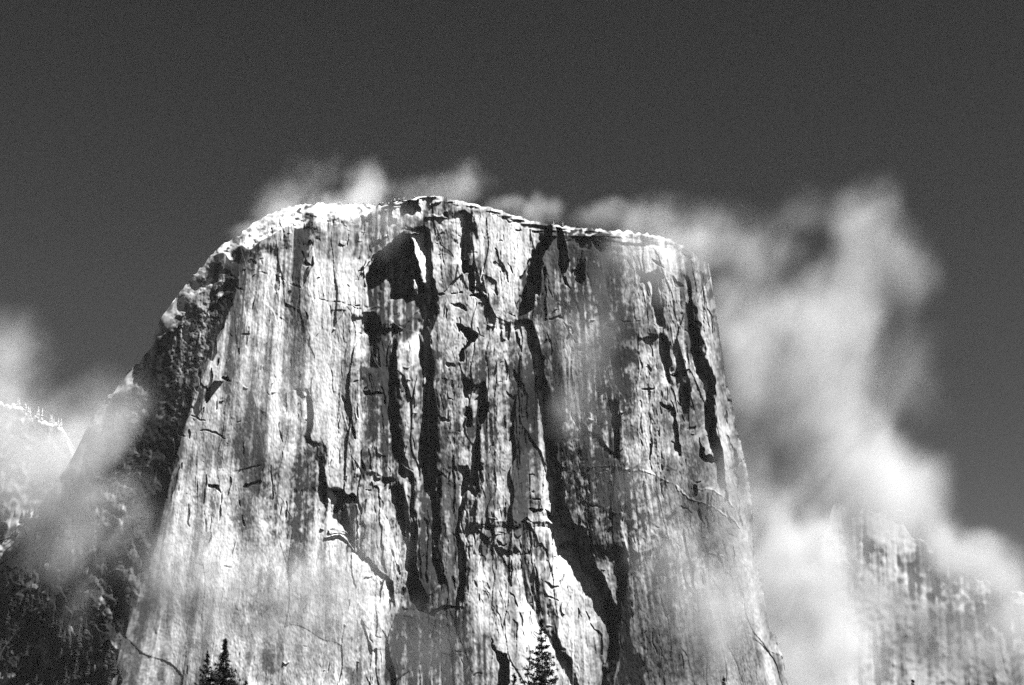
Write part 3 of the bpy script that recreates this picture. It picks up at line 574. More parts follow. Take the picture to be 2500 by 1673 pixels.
def bil(f, x, y):
    u = np.clip(x - X0, 0, NX - 1.001); v = np.clip(y - Y0, 0, NY - 1.001)
    i = u.astype(int); j = v.astype(int); a = u - i; b = v - j
    return f[j, i] * (1 - a) * (1 - b) + f[j, i + 1] * a * (1 - b) + f[j + 1, i] * (1 - a) * b + f[j + 1, i + 1] * a * b


YW = 2200.0
MPP = YW / F


def wall_point(px, py):
    Y = YW + MPP * bil(depth, np.asarray(px, float), np.asarray(py, float))
    return unproject(px, py, Y)


def heightfield(colx, top, bottom, NR, fn):
    """Vertices column by column from the rim to the foot, plus rows running back from the rim."""
    s = np.linspace(0, 1, NR)[:, None]
    PX = np.broadcast_to(colx[None, :], (NR, len(colx)))
    PY = top[None, :] * (1 - s) + bottom * s
    return PX, PY


# ------------------------------------------------------------------ materials
def nodes_of(m):
    m.use_nodes = True; n = m.node_tree; n.nodes.clear(); return n


def rock_material(name, base=.30, dark=.035, light=.50, snowc=.8, forestc=.03, scale=1.0):
    m = bpy.data.materials.new(name); n = nodes_of(m); N = n.nodes; L = n.links
    o = N.new("ShaderNodeOutputMaterial"); b = N.new("ShaderNodeBsdfPrincipled"); b.inputs["Roughness"].default_value = .9; b.inputs["Specular IOR Level"].default_value = .15
    L.new(b.outputs[0], o.inputs[0])
    geo = N.new("ShaderNodeNewGeometry")
    mp = N.new("ShaderNodeMapping"); mp.inputs["Scale"].default_value = (.35 * scale, .35 * scale, .09 * scale); L.new(geo.outputs["Position"], mp.inputs[0])
    nz = N.new("ShaderNodeTexNoise"); nz.inputs["Scale"].default_value = 1.0; nz.inputs["Detail"].default_value = 5; nz.inputs["Roughness"].default_value = .65; L.new(mp.outputs[0], nz.inputs[0])
    mr = N.new("ShaderNodeMapRange"); mr.inputs[1].default_value = .3; mr.inputs[2].default_value = .7; mr.inputs[3].default_value = .72; mr.inputs[4].default_value = 1.22; L.new(nz.outputs[0], mr.inputs[0])

    def attr(a):
        x = N.new("ShaderNodeAttribute"); x.attribute_name = a; return x.outputs["Fac"]

    def mix(fac, a, bb):
        x = N.new("ShaderNodeMix"); x.data_type = 'FLOAT'; L.new(fac, x.inputs[0])
        for s, i in ((a, 2), (bb, 3)):
            if isinstance(s, float): x.inputs[i].default_value = s
            else: L.new(s, x.inputs[i])
        return x.outputs[0]
    c = mix(attr("pale"), float(base), float(light))
    c = mix(attr("stain_shade"), c, float(dark))
    c = mix(attr("forest"), c, float(forestc))
    c = mix(attr("snow"), c, float(snowc))
    mu = N.new("ShaderNodeMath"); mu.operation = 'MULTIPLY'; L.new(c, mu.inputs[0]); L.new(mr.outputs[0], mu.inputs[1])
    cc = N.new("ShaderNodeCombineColor")
    for i in range(3): L.new(mu.outputs[0], cc.inputs[i])
    L.new(cc.outputs[0], b.inputs["Base Color"])
    return m


def plain_material(name, val, var=.3, scale=1.0, rough=.9):
    m = bpy.data.materials.new(name); n = nodes_of(m); N = n.nodes; L = n.links
    o = N.new("ShaderNodeOutputMaterial"); b = N.new("ShaderNodeBsdfPrincipled"); b.inputs["Roughness"].default_value = rough; b.inputs["Specular IOR Level"].default_value = .1
    L.new(b.outputs[0], o.inputs[0])
    geo = N.new("ShaderNodeNewGeometry")
    nz = N.new("ShaderNodeTexNoise"); nz.inputs["Scale"].default_value = scale; nz.inputs["Detail"].default_value = 4; L.new(geo.outputs["Position"], nz.inputs[0])
    mr = N.new("ShaderNodeMapRange"); mr.inputs[1].default_value = .3; mr.inputs[2].default_value = .7; mr.inputs[3].default_value = val * (1 - var); mr.inputs[4].default_value = val * (1 + var); L.new(nz.outputs[0], mr.inputs[0])
    cc = N.new("ShaderNodeCombineColor")
    for i in range(3): L.new(mr.outputs[0], cc.inputs[i])
    L.new(cc.outputs[0], b.inputs["Base Color"])
    return m


M_ROCK = rock_material("granite", base=.34, dark=.015, light=.72)
M_FAR = rock_material("far_granite", base=.32, dark=.03, light=.52)
M_NEEDLE = plain_material("pine_needles", .022, .4, 2.0)
M_BARK = plain_material("pine_bark", .05, .4, 3.0)
M_FROST = plain_material("frosted_foliage", .62, .25, .3)
M_FIR = plain_material("forest_foliage", .04, .4, .1)
M_GROUND = plain_material("meadow", .08, .4, .2)

# ------------------------------------------------------------------ the mountain
colx = np.concatenate([np.arange(-300, 420, 2.2), np.arange(420, 1640, 1.0), np.arange(1640, 1860, 0.42), np.arange(1860, 1990, 1.0)])
NR = 1050
topy = ytop(colx) + np.interp(colx, [300, 400, 900, 950, 1300, 1600, 1700, 1990], [1, 1, .6, .5, .7, 1, .6, .4]) * 2.2 * np.interp(colx, np.arange(X0, X1), gnoise(9, 9, 201)[300])
topy = topy + np.interp(colx, [1690, 1745, 1990], [0, 1, 1]) * (13 * np.interp(colx, np.arange(X0, X1), gnoise(16, 9, 202)[300]) + 3 * np.interp(colx * 3 - 3600, np.arange(X0, X1), gnoise(10, 9, 203)[300]))
PX, PY = heightfield(colx, topy, 1840.0, NR, None)
dpt = bil(depth, PX, PY)
x, y, z = unproject(PX, PY, YW + MPP * dpt)
back_steps = [6, 14, 28, 50, 90, 160, 280, 450]
bx, by, bz = [], [], []
for k in back_steps[::-1]:
    f = k / 450.0
    bx.append(x[0] + (np.mean(x[0]) - x[0]) * .12 * f); by.append(y[0] + k); bz.append(z[0] + k * .06 - 60 * f * f)
x = np.vstack(bx + [x]); y = np.vstack(by + [y]); z = np.vstack(bz + [z])
nb = len(back_steps)
nr, nc = x.shape
V = np.stack([x, y, z], -1).reshape(-1, 3)
idx = np.arange(nr * nc).reshape(nr, nc)
Fq = np.stack([idx[:-1, :-1], idx[1:, :-1], idx[1:, 1:], idx[:-1, 1:]], -1).reshape(-1, 4)
mountain = mesh_obj("mountain", V, Fq, M_ROCK)


def ext(f, cst=None):
    a = bil(f, PX, PY); head = np.repeat(a[:1], nb, 0) if cst is None else np.full((nb, nc), cst)
    return np.vstack([head, a])


add_attr(mountain, "stain_shade", ext(stain_shade_all)); add_attr(mountain, "pale", ext(pale_all)); add_attr(mountain, "snow", ext(snow)); add_attr(mountain, "forest", ext(forest, 0.0))
tag(mountain, "huge pale granite cliff streaked with dark water stains, rising through mist", "cliff", kind="structure")


# ------------------------------------------------------------------ smaller rock masses: far ridge on the left, spur on the right
def small_rock(name, top, xs, bottom, Yc, amp, lean_, seed, mat, slope=0.0, snow_w=6, dens=3.0, st_gain=1.0):
    tp = np.array(top, float)
    cx = np.arange(xs[0], xs[1], dens)
    ty_ = np.interp(cx, tp[:, 0], tp[:, 1]) + 4.0 * np.interp(cx, np.arange(X0, X1) + 600, gnoise(22, 8, seed + 9)[300]) + 2.5 * np.interp(cx, np.arange(X0, X1), gnoise(8, 8, seed)[200], left=0, right=0)
    nr_ = 330
    s = np.linspace(0, 1, nr_)[:, None] ** 1.05
    P_ = np.broadcast_to(cx[None], (nr_, len(cx))); Q_ = ty_[None] * (1 - s) + bottom * s
    off = 900 if xs[1] > 2000 else 0            # reuse the working-frame noise fields
    n1 = bil(S(gnoise(30, 200, seed + 1)), P_ - off, Q_); n2 = bil(S(gnoise(9, 110, seed + 2)), P_ - off, Q_); n3 = bil(gnoise(14, 14, seed + 3), P_ - off, Q_); n4 = bil(gnoise(90, 90, seed + 4), P_ - off, Q_)
    dd = Q_ - ty_[None]
    D_ = amp * (-3.2 * np.abs(n1) - .6 * np.abs(n2) + 1.2 * n3 + 9 * n4 + 2.5 * bil(gnoise(40, 60, seed + 6), P_ - off, Q_)) + lean_ * (Q_ - 1200) + 2.2 * snow_w * np.exp(-dd / snow_w) + slope * (P_ - cx[0])
    X_, Y_, Z_ = unproject(P_, Q_, Yc + MPP * D_)
    hb = [25, 80, 200]
    X_ = np.vstack([X_[:1]] * 3 + [X_]); Y_ = np.vstack([Y_[:1] + k for k in hb[::-1]] + [Y_]); Z_ = np.vstack([Z_[:1] - k * .25 for k in hb[::-1]] + [Z_])
    a, b = X_.shape; ii = np.arange(a * b).reshape(a, b)
    o = mesh_obj(name, np.stack([X_, Y_, Z_], -1).reshape(-1, 3), np.stack([ii[:-1, :-1], ii[1:, :-1], ii[1:, 1:], ii[:-1, 1:]], -1).reshape(-1, 4), mat)

    def e(f): return np.vstack([f[:1]] * 3 + [f])
    add_attr(o, "stain_shade", e(np.clip(st_gain * (.30 * n1 + .28 * n2 + .16 * n3 + .22 * n4 + .16), 0, .9) if st_gain > 0 else np.clip(.85 + .3 * n3, 0, 1))); add_attr(o, "pale", e(np.clip(-.3 * n2, 0, 1)))
    add_attr(o, "snow", e(smooth01((snow_w * 1.4 + 4 * n3 - dd) / 5) * (snow_w > 2))); add_attr(o, "forest", e(np.clip(.4 * n4 + .2 * n3, 0, .6)))
    return o


spur_top = [(1930, 1760), (1960, 1560), (1990, 1400), (2012, 1300), (2030, 1240), (2046, 1228), (2062, 1240), (2072, 1268), (2085, 1262), (2105, 1244), (2135, 1250), (2160, 1252), (2180, 1275), (2205, 1282), (2225, 1310), (2262, 1322), (2285, 1352), (2320, 1362), (2350, 1395), (2400, 1412), (2430, 1440), (2500, 1450), (2640, 1490)]
spur = small_rock("rock_spur", spur_top, (1930, 2640), 1850, 2650.0, 1.5, -.55, 301, M_FAR, slope=.10, snow_w=1, dens=1.6, st_gain=1.5)
tag(spur, "streaked granite spur half hidden in cloud beyond the big cliff", "rock spur", kind="structure")
ridge_top = [(-260, 960), (-100, 975), (0, 985), (50, 992), (75, 1018), (100, 1028), (125, 1032), (150, 1042), (170, 1090), (190, 1180), (215, 1300), (240, 1500)]
ridge = small_rock("hill", ridge_top, (-260, 240), 1850, 3150.0, 2.2, -.5, 331, M_FAR, snow_w=6, dens=1.6, st_gain=-1)
tag(ridge, "small frosted ridge showing through the mist left of the cliff", "ridge", kind="structure")

# ------------------------------------------------------------------ valley floor
R = 30000.0
nsg = 60
gv = []; 
rs = [0, 40, 120, 300, 700, 1400, 2200, 4000, 9000, R]
for r in rs:
    for k in range(nsg):
        a = 2 * math.pi * k / nsg; gv.append((r * math.sin(a), r * math.cos(a), -0.002 * r if r < 3000 else -6))
gf = []
for i in range(len(rs) - 1):
    for k in range(nsg):
        a = i * nsg + k; b = i * nsg + (k + 1) % nsg
        if i == 0: gf.append((a, b + nsg, a + nsg))
        else: gf.append((a, b, b + nsg, a + nsg))
ground = mesh_obj("ground", gv, gf, M_GROUND)
tag(ground, "flat valley floor below the cliff", "ground", kind="structure")


def ground_z(x, y): return -0.002 * math.hypot(x, y)


# ------------------------------------------------------------------ trees
class MB:
    def __init__(s): s.v = []; s.f = []

    def tube(s, pts, rad, n=5):
        base = len(s.v)
        for i, p in enumerate(pts):
            d = (Vector(pts[min(i + 1, len(pts) - 1)]) - Vector(pts[max(i - 1, 0)])).normalized()
            u = d.cross(Vector((.3, .9, .2))).normalized(); w = d.cross(u)
            for k in range(n):
                a = 2 * math.pi * k / n; s.v.append(tuple(Vector(p) + (u * math.cos(a) + w * math.sin(a)) * rad[i]))
        for i in range(len(pts) - 1):
            for k in range(n):
                a = base + i * n + k; b = base + i * n + (k + 1) % n
                s.f.append((a, b, b + n, a + n))

    def tuft(s, c, r, n, rnd, up=.2):
        for _ in range(n):
            d = Vector((rnd.gauss(0, 1), rnd.gauss(0, 1), rnd.gauss(up, .8)))
            if d.length < .1: continue
            d.normalize(); l = r * rnd.uniform(.6, 1.15)
            w = d.cross(Vector((rnd.gauss(0, 1), rnd.gauss(0, 1), rnd.gauss(0, 1)))).normalized() * (l * .13)
            b = len(s.v); p = Vector(c) + d * (l * .1)
            s.v += [tuple(p - w), tuple(p + w), tuple(Vector(c) + d * l)]; s.f.append((b, b + 1, b + 2))

    def build(s, name, mat, parent): return mesh_obj(name, s.v, s.f, mat, parent)


def pine(name, x, y, h, seed, label, cat="pine tree", group=None, spire=1.6, slope=.30, maxr=4.2, gap=.5, density=1.0, tuft_r=.30, lean_=0.0):
    rnd = random.Random(seed)
    root = bpy.data.objects.new(name, None); COL.objects.link(root); root.location = (x, y, ground_z(x, y)); root.empty_display_size = 1
    tag(root, label, cat, group)
    bend = [(lean_ * t * t * h + .15 * math.sin(3 * t + seed), .1 * math.sin(5 * t + seed), t * h) for t in np.linspace(0, 1, 14)]

    def axis(z):
        t = z / h; return Vector((lean_ * t * t * h + .15 * math.sin(3 * t + seed), .1 * math.sin(5 * t + seed), z))
    tr = MB(); tr.tube(bend, [max(.012 * h * (1 - t) ** .9, .02) * (1.25 if i == 0 else 1) for i, t in enumerate(np.linspace(0, 1, 14))], 8); 
    cr = MB(); z = h * .28
    br = MB()
    while z < h - .1:
        s = h - z
        rad = .16 + .10 * s if s < spire else .16 + .10 * spire + slope * (s - spire)
        rad = min(rad, maxr)
        nb_ = 4 if s < 4 else 5
        a0 = rnd.uniform(0, 6.28)
        for k in range(nb_):
            if s > spire and rnd.random() > .86 * density: continue
            a = a0 + 6.283 * k / nb_ + rnd.uniform(-.4, .4); L = rad * rnd.uniform(.5, 1.12)
            zz = z + rnd.uniform(-gap, gap) * .5
            if zz > h: continue
            p0 = axis(min(zz, h)); rise = rnd.uniform(.05, .55) if s < h * .5 else rnd.uniform(-.25, .25)
            dv = Vector((math.cos(a), math.sin(a), 0))
            pts = [tuple(p0 + dv * (L * t) + Vector((0, 0, L * (rise * t * t - .12 * t)))) for t in (0, .35, .7, 1)]
            br.tube(pts, [.012 + .012 * L, .010 + .008 * L, .012, .006], 4)
            nt_ = max(2, int(L / .26))
            for i in range(nt_):
                t = .30 + .70 * (i + rnd.random()) / nt_ if L > .6 else (i + .5) / nt_
                c = p0 + dv * (L * t) + Vector((0, 0, L * (rise * t * t - .12 * t)))
                sp = .10 * L
                c += Vector((rnd.gauss(0, sp), rnd.gauss(0, sp), rnd.gauss(.04, sp * .4)))
                cr.tuft(c, tuft_r * rnd.uniform(.75, 1.25), 20, rnd)
        z += gap * rnd.uniform(.7, 1.2)
    for q in np.arange(0, 1.3, .13): cr.tuft(axis(h - q), tuft_r * .75, 16, rnd, .8)
    o_ = len(tr.v); tr.v += br.v; tr.f += [tuple(i + o_ for i in f) for f in br.f]
    tr.build("trunk", M_BARK, root)
    cr.build("crown", M_NEEDLE, root)
    return root


def place_pine(px, py, Y, **kw):
    X_, _, Z_ = unproject(px, py, Y); X_ = float(X_); Z_ = float(Z_)
    gz = ground_z(X_, Y)
    return pine("pine_tree", X_, Y, Z_ - gz, **kw)


GF = "pines in front of the cliff foot"
place_pine(551, 1562, 175, seed=3, label="dark dense pine with a blunt spire, tallest of the left pair", group=GF, spire=1.3, slope=.50, gap=.36, density=1.3, tuft_r=.40, maxr=4)
place_pine(504, 1592, 178, seed=5, label="thin open pine just left of the dense blunt topped pine", group=GF, spire=.35, slope=.36, gap=.55, density=1.0, tuft_r=.36, maxr=2.8)
place_pine(1325, 1514, 170, seed=8, label="tall dark pine with open tufted branches below the great corner", group=GF, spire=.7, slope=.36, gap=.44, density=1.1, tuft_r=.38, maxr=4)
place_pine(1258, 1645, 172, seed=9, label="small pine top just left of the tall open pine", group=GF, spire=.3, slope=.5, gap=.45, density=1.0, tuft_r=.30, maxr=2.8)
place_pine(1764, 1651, 185, seed=12, label="single small pine tip below the right edge of the cliff", group=GF, spire=1.2, slope=.25, gap=.5, density=1.0, tuft_r=.26, maxr=3)
place_pine(2231, 1661, 190, seed=14, label="tiny pine tip at the foot of the streaked spur", group=GF, spire=.4, slope=.5, gap=.45, density=1.1, tuft_r=.28, maxr=3)
place_pine(598, 1664, 168, seed=17, label="low pine tip just right of the dense blunt topped pine", group=GF, spire=.5, slope=.3, gap=.5, density=1.0, tuft_r=.28, maxr=2.5)


# bare snag on the lower left
def snag(px, py, Y):
    X_, _, Z_ = unproject(px, py, Y); X_ = float(X_); Z_ = float(Z_); gz = ground_z(X_, Y); h = Z_ - gz
    root = bpy.data.objects.new("dead_tree", None); COL.objects.link(root); root.location = (X_ - 1.9, Y, gz)
    tag(root, "bare forked dead tree top against the dark forest slope", "dead tree")
    m = MB(); pts = [(0, 0, 0), (-.1, 0, h * .5), (0, 0, h * .8), (.5, 0, h - 2.2), (1.2, .1, h - 1.2), (1.9, 0, h)]
    m.tube(pts, [.3, .22, .16, .1, .07, .03], 7); rnd = random.Random(4); b = MB()
    for i in range(9):
        t = rnd.uniform(0, 1); p = Vector(pts[3]).lerp(Vector(pts[5]), t); a = rnd.choice([-1, 1]) * rnd.uniform(.4, 1.3)
        q = p + Vector((math.sin(a), rnd.uniform(-.4, .4), math.cos(a))) * rnd.uniform(.5, 1.1)
        m.tube([tuple(p), tuple(p.lerp(q, .5) + Vector((0, 0, .06))), tuple(q)], [.045, .035, .02], 4)
        for _ in range(6): b.tuft(tuple(p.lerp(q, rnd.uniform(.5, 1))), .14, 5, rnd)
    m.build("trunk", M_BARK, root); b.build("needles", M_NEEDLE, root)


snag(45, 1533, 160)


def conifer_mesh(name, seed, h=1.0, w=.17, layers=9, n=9, mat=None, round_=False):
    rnd = random.Random(seed); m = MB()
    for i in range(layers):
        t = (i + .5) / layers
        z = .12 + .86 * t; r = w * ((1 - t) ** .8 + .06) if not round_ else w * (math.sin(math.pi * min(1, .15 + .85 * t)) ** .6)
        for k in range(n):
            if rnd.random() < .14: continue
            a = 6.283 * k / n + rnd.uniform(-.4, .4); rr = r * rnd.uniform(.6, 1.3); zz = z + rnd.uniform(-.04, .04)
            c = Vector((math.cos(a), math.sin(a), 0)); pr = c.cross(Vector((0, 0, 1))) * rr * .55
            b = len(m.v)
            m.v += [(0, 0, zz + .09), tuple(c * rr * .75 + pr + Vector((0, 0, zz - .01))), tuple(c * rr + Vector((0, 0, zz - .05))), tuple(c * rr * .75 - pr + Vector((0, 0, zz - .01)))]
            m.f.append((b, b + 1, b + 2, b + 3))
    tr = MB(); tr.tube([(0, 0, -.06), (0, 0, .5), (0, 0, 1.0)], [.018, .012, .003], 5)
    return m, tr


def tree_proto(seed, mat, w, n, layers, round_=False, bark=None):
    m, tr = conifer_mesh("c", seed, w=w, n=n, layers=layers, round_=round_)
    me1 = bpy.data.meshes.new("crown"); me1.from_pydata(m.v, [], m.f); me1.materials.append(mat)
    me2 = bpy.data.meshes.new("trunk"); me2.from_pydata(tr.v, [], tr.f); me2.materials.append(bark or M_BARK)
    return me1, me2


def put_tree(name, protos, p, h, rnd, label, cat, group):
    r = bpy.data.objects.new(name, None); COL.objects.link(r); r.location = p; r.scale = (h * rnd.uniform(.85, 1.2), h * rnd.uniform(.85, 1.2), h); r.rotation_euler = (0, 0, rnd.uniform(0, 6.28))
    a, b = rnd.choice(protos)
    for nm, me in (("crown", a), ("trunk", b)):
        o = bpy.data.objects.new(nm, me); COL.objects.link(o); o.parent = r
    tag(r, label, cat, group); return r


rnd = random.Random(21)
FP = [tree_proto(100 + i, M_FIR, .17, 10, 10) for i in range(4)]
WP = [tree_proto(200 + i, M_FROST, .26, 11, 7, True, M_FROST) for i in range(4)]
WC = [tree_proto(300 + i, M_FROST, .16, 9, 8, False, M_FROST) for i in range(3)]
n_ = 0
while n_ < 130:
    px = rnd.uniform(-10, 330); py = rnd.uniform(1260, 1690)
    lim = np.interp(py, [1260, 1340, 1450, 1560, 1673], [150, 190, 170, 230, 290])
    if px > lim + rnd.gauss(0, 25): continue
    X_, Y_, Z_ = wall_point(px, py)
    put_tree("fir_tree", FP, (float(X_), float(Y_) - 3, float(Z_) - 3), rnd.uniform(14, 27), rnd, "dark fir on the shaded forest slope left of the cliff", "fir tree", "firs on the left forest slope"); n_ += 1
for px in [926, 933, 941, 947, 954, 962, 972, 985, 996, 1003, 1011, 1018]:
    X_, Y_, Z_ = wall_point(px, ytop(px) + 1)
    put_tree("frosted_tree", WP, (float(X_), float(Y_) + rnd.uniform(4, 16), float(Z_) - 2), rnd.uniform(9, 15), rnd, "white frosted tree in the clump on the summit rim", "tree", "frosted trees on the summit")
for px, lab, h in [(1352, "small white frosted tree standing alone on the rim, nearer the summit", 10), (1374, "small white frosted tree standing alone on the rim, farther from the summit", 10)]:
    X_, Y_, Z_ = wall_point(px, ytop(px) + 1)
    put_tree("frosted_tree", WC, (float(X_), float(Y_) + 2, float(Z_) - 1), h, rnd, lab, "tree", "frosted trees on the right rim")
rt_ = np.array(ridge_top, float)
for i in range(20):
    px = rnd.uniform(40, 150); py = np.interp(px, rt_[:, 0], rt_[:, 1])
    X_, Y_, Z_ = unproject(px, py, 3160.0 + rnd.uniform(0, 25))
    put_tree("frosted_tree", WC, (float(X_), float(Y_), float(Z_) - 3), rnd.uniform(11, 26) * (1.35 if 85 < px < 115 else 1), rnd, "white frosted conifer on the crest of the misty left ridge", "tree", "frosted trees on the left ridge")

# ------------------------------------------------------------------ mist: real volumes, one grid each, built from drifting puffs
def mist_object(name, blobs, lo, hi, res, label, seed, warp=(60, 22), nscale=(1 / 160., 1 / 45.), ero=2.8, gain=1.8, sdir=62):
    """blobs: (centre xyz, radii along u, depth, v, tilt in the view plane, peak density per metre)"""
    sdir_ = math.radians(sdir)
    me = bpy.data.meshes.new(name); me.from_pydata([tuple(lo), (lo[0] + 1, lo[1], lo[2]), (lo[0], lo[1], lo[2] + 1)], [], [])
    o = bpy.data.objects.new(name, me); COL.objects.link(o)
    tag(o, label, "mist", kind="stuff")
    g = bpy.data.node_groups.new(name, 'GeometryNodeTree')
    g.interface.new_socket("Geometry", in_out='INPUT', socket_type='NodeSocketGeometry'); g.interface.new_socket("Geometry", in_out='OUTPUT', socket_type='NodeSocketGeometry')
    N, L = g.nodes, g.links
    go = N.new("NodeGroupOutput")
    vc = N.new("GeometryNodeVolumeCube"); vc.inputs["Min"].default_value = lo; vc.inputs["Max"].default_value = hi
    for i, k in enumerate(("X", "Y", "Z")): vc.inputs["Resolution " + k].default_value = max(8, int((hi[i] - lo[i]) / res))
    sm = N.new("GeometryNodeSetMaterial"); L.new(vc.outputs[0], sm.inputs[0]); L.new(sm.outputs[0], go.inputs[0])
    pos = N.new("GeometryNodeInputPosition").outputs[0]

    def vm(op, a, b=None, sc=None):
        n = N.new("ShaderNodeVectorMath"); n.operation = op
        for i, s in enumerate((a, b)):
            if s is None: continue
            if isinstance(s, (tuple, list, Vector)): n.inputs[i].default_value = tuple(s)
            else: L.new(s, n.inputs[i])
        if sc is not None: n.inputs["Scale"].default_value = sc
        return n

    def mm(op, a, b=0.0, c=None):
        n = N.new("ShaderNodeMath"); n.operation = op
        for i, s in enumerate((a, b, c)):
            if s is None: continue
            if isinstance(s, (int, float)): n.inputs[i].default_value = s
            else: L.new(s, n.inputs[i])
        return n.outputs[0]

    def noise(v, scale, detail, rough, dist=0.0):
        n = N.new("ShaderNodeTexNoise"); n.inputs["Scale"].default_value = scale; n.inputs["Detail"].default_value = detail; n.inputs["Roughness"].default_value = rough; n.inputs["Distortion"].default_value = dist
        L.new(v, n.inputs["Vector"]); return n
    off = vm('ADD', pos, (seed * 131.7, seed * 57.3, seed * 91.1)).outputs[0]
    n1 = noise(off, nscale[0], 2, .5); n2 = noise(off, nscale[1], 3, .55)
    w1 = vm('SCALE', vm('SUBTRACT', n1.outputs["Color"], (.5, .5, .5)).outputs[0], sc=warp[0] * 2).outputs[0]
    w2 = vm('SCALE', vm('SUBTRACT', n2.outputs["Color"], (.5, .5, .5)).outputs[0], sc=warp[1] * 2).outputs[0]
    wp = vm('ADD', vm('ADD', pos, w1).outputs[0], w2).outputs[0]
    acc = None
    for (c, r, tilt, den) in blobs:
        q = vm('SUBTRACT', wp, c).outputs[0]
        ca, sa = math.cos(tilt), math.sin(tilt)
        u = vm('DOT_PRODUCT', q, (ca / r[0], 0, sa / r[0])).outputs["Value"]; v = vm('DOT_PRODUCT', q, (-sa / r[2], 0, ca / r[2])).outputs["Value"]; w = vm('DOT_PRODUCT', q, (0, 1 / r[1], 0)).outputs["Value"]
        d2 = mm('ADD', mm('ADD', mm('MULTIPLY', u, u), mm('MULTIPLY', v, v)), mm('MULTIPLY', w, w))
        f = mm('MAXIMUM', mm('SUBTRACT', 1.0, d2), 0.0)
        shp = f if acc is None else mm('MAXIMUM', shp, f)
        f = mm('MULTIPLY', mm('MULTIPLY', f, f), den)
        acc = f if acc is None else mm('ADD', acc, f)
    ca, sa = math.cos(sdir_), math.sin(sdir_)
    along = vm('DOT_PRODUCT', off, (ca / 2.3, 0, sa / 2.3)).outputs['Value']; across = vm('DOT_PRODUCT', off, (-sa, 0, ca)).outputs['Value']; dep = vm('DOT_PRODUCT', off, (0, .8, 0)).outputs['Value']
    cxyz = N.new('ShaderNodeCombineXYZ'); L.new(along, cxyz.inputs[0]); L.new(dep, cxyz.inputs[1]); L.new(across, cxyz.inputs[2]); st = cxyz.outputs[0]
    n3 = noise(st, 1 / 110., 6, .58, .8)
    n4 = noise(st, 1 / 36., 5, .6, .5)
    nn = mm('ADD', mm('MULTIPLY', mm('SUBTRACT', n3.outputs[0], .5), ero), mm('MULTIPLY', mm('SUBTRACT', n4.outputs[0], .5), ero * .45))
    er = mm('ADD', mm('ADD', mm('MULTIPLY', shp, .7), nn), .08)
    er = mm('MINIMUM', mm('MAXIMUM', er, 0.0), 1.35)
    dens = mm('MULTIPLY', mm('MULTIPLY', acc, er), gain)
    dens = mm('MAXIMUM', mm('SUBTRACT', dens, .00004), 0.0)
    L.new(mm('MULTIPLY', dens, 1000.0), vc.inputs["Density"])
    mat = bpy.data.materials.new(name + "_volume"); n = nodes_of(mat); mo = n.nodes.new("ShaderNodeOutputMaterial"); pv = n.nodes.new("ShaderNodeVolumePrincipled")
    pv.inputs["Color"].default_value = (.97, .97, .97, 1); pv.inputs["Density"].default_value = .001; pv.inputs["Anisotropy"].default_value = -.15
    n.links.new(pv.outputs[0], mo.inputs["Volume"])
    sm.inputs["Material"].default_value = mat; me.materials.append(mat)
    md = o.modifiers.new("mist", 'NODES'); md.node_group = g
    return o


FOG = .8


def puff(px, py, Y, rx, ry, rd, tau, tilt=0.0):
    """tilt in degrees, positive leans the long axis up to the right; tau = optical depth through the middle"""
    X_, _, Z_ = unproject(px, py, Y); s = Y / F * 1.02
    return ((float(X_), Y, float(Z_)), (rx * s, rd, ry * s), math.radians(tilt), FOG * tau / (rd * 16 / 15) / .75)


def bounds(bl, pad=40):
    lo = [min(b[0][0] - math.hypot(b[1][0], b[1][2]) for b in bl) - pad, min(b[0][1] - b[1][1] for b in bl) - pad, min(b[0][2] - math.hypot(b[1][0], b[1][2]) for b in bl) - pad]
    hi = [max(b[0][0] + math.hypot(b[1][0], b[1][2]) for b in bl) + pad, max(b[0][1] + b[1][1] for b in bl) + pad, max(b[0][2] + math.hypot(b[1][0], b[1][2]) for b in bl) + pad]
    return lo, hi


right = [puff(1690, 580, 2310, 210, 90, 90, .36, 8), puff(1840, 620, 2330, 180, 160, 100, .42, 20), puff(1570, 535, 2290, 140, 45, 60, .25, 6), puff(1960, 500, 2360, 190, 80, 90, .13, 15),
         puff(2110, 570, 2380, 120, 210, 110, .5, -14), puff(2020, 780, 2380, 160, 220, 120, 1.0, -20), puff(1890, 810, 2350, 190, 180, 120, .7), puff(2190, 660, 2400, 130, 170, 90, .2),
         puff(1960, 950, 2360, 210, 210, 130, .8), puff(2060, 1010, 2400, 170, 220, 130, .7), puff(1790, 860, 2300, 110, 260, 70, .5, 6), puff(2200, 900, 2420, 160, 180, 100, .15), puff(2090, 1200, 2400, 240, 220, 140, 1.5, -30),
         puff(1950, 1400, 2290, 200, 300, 100, 2.0, 8), puff(1960, 1620, 2290, 230, 300, 110, 2.0), puff(2050, 1480, 2420, 160, 260, 90, 0.540), puff(2200, 1200, 2480, 230, 150, 90, .5, -38), puff(2390, 1400, 2500, 230, 130, 90, 0.660, -30), puff(2490, 1550, 2500, 200, 200, 90, 0.660, -25), puff(2280, 1560, 2480, 220, 230, 80, 0.270), puff(2050, 1290, 2460, 150, 170, 80, 0.600), puff(2330, 1340, 2500, 160, 100, 70, 0.480, -30), puff(2180, 1480, 2470, 160, 120, 70, 0.240)]
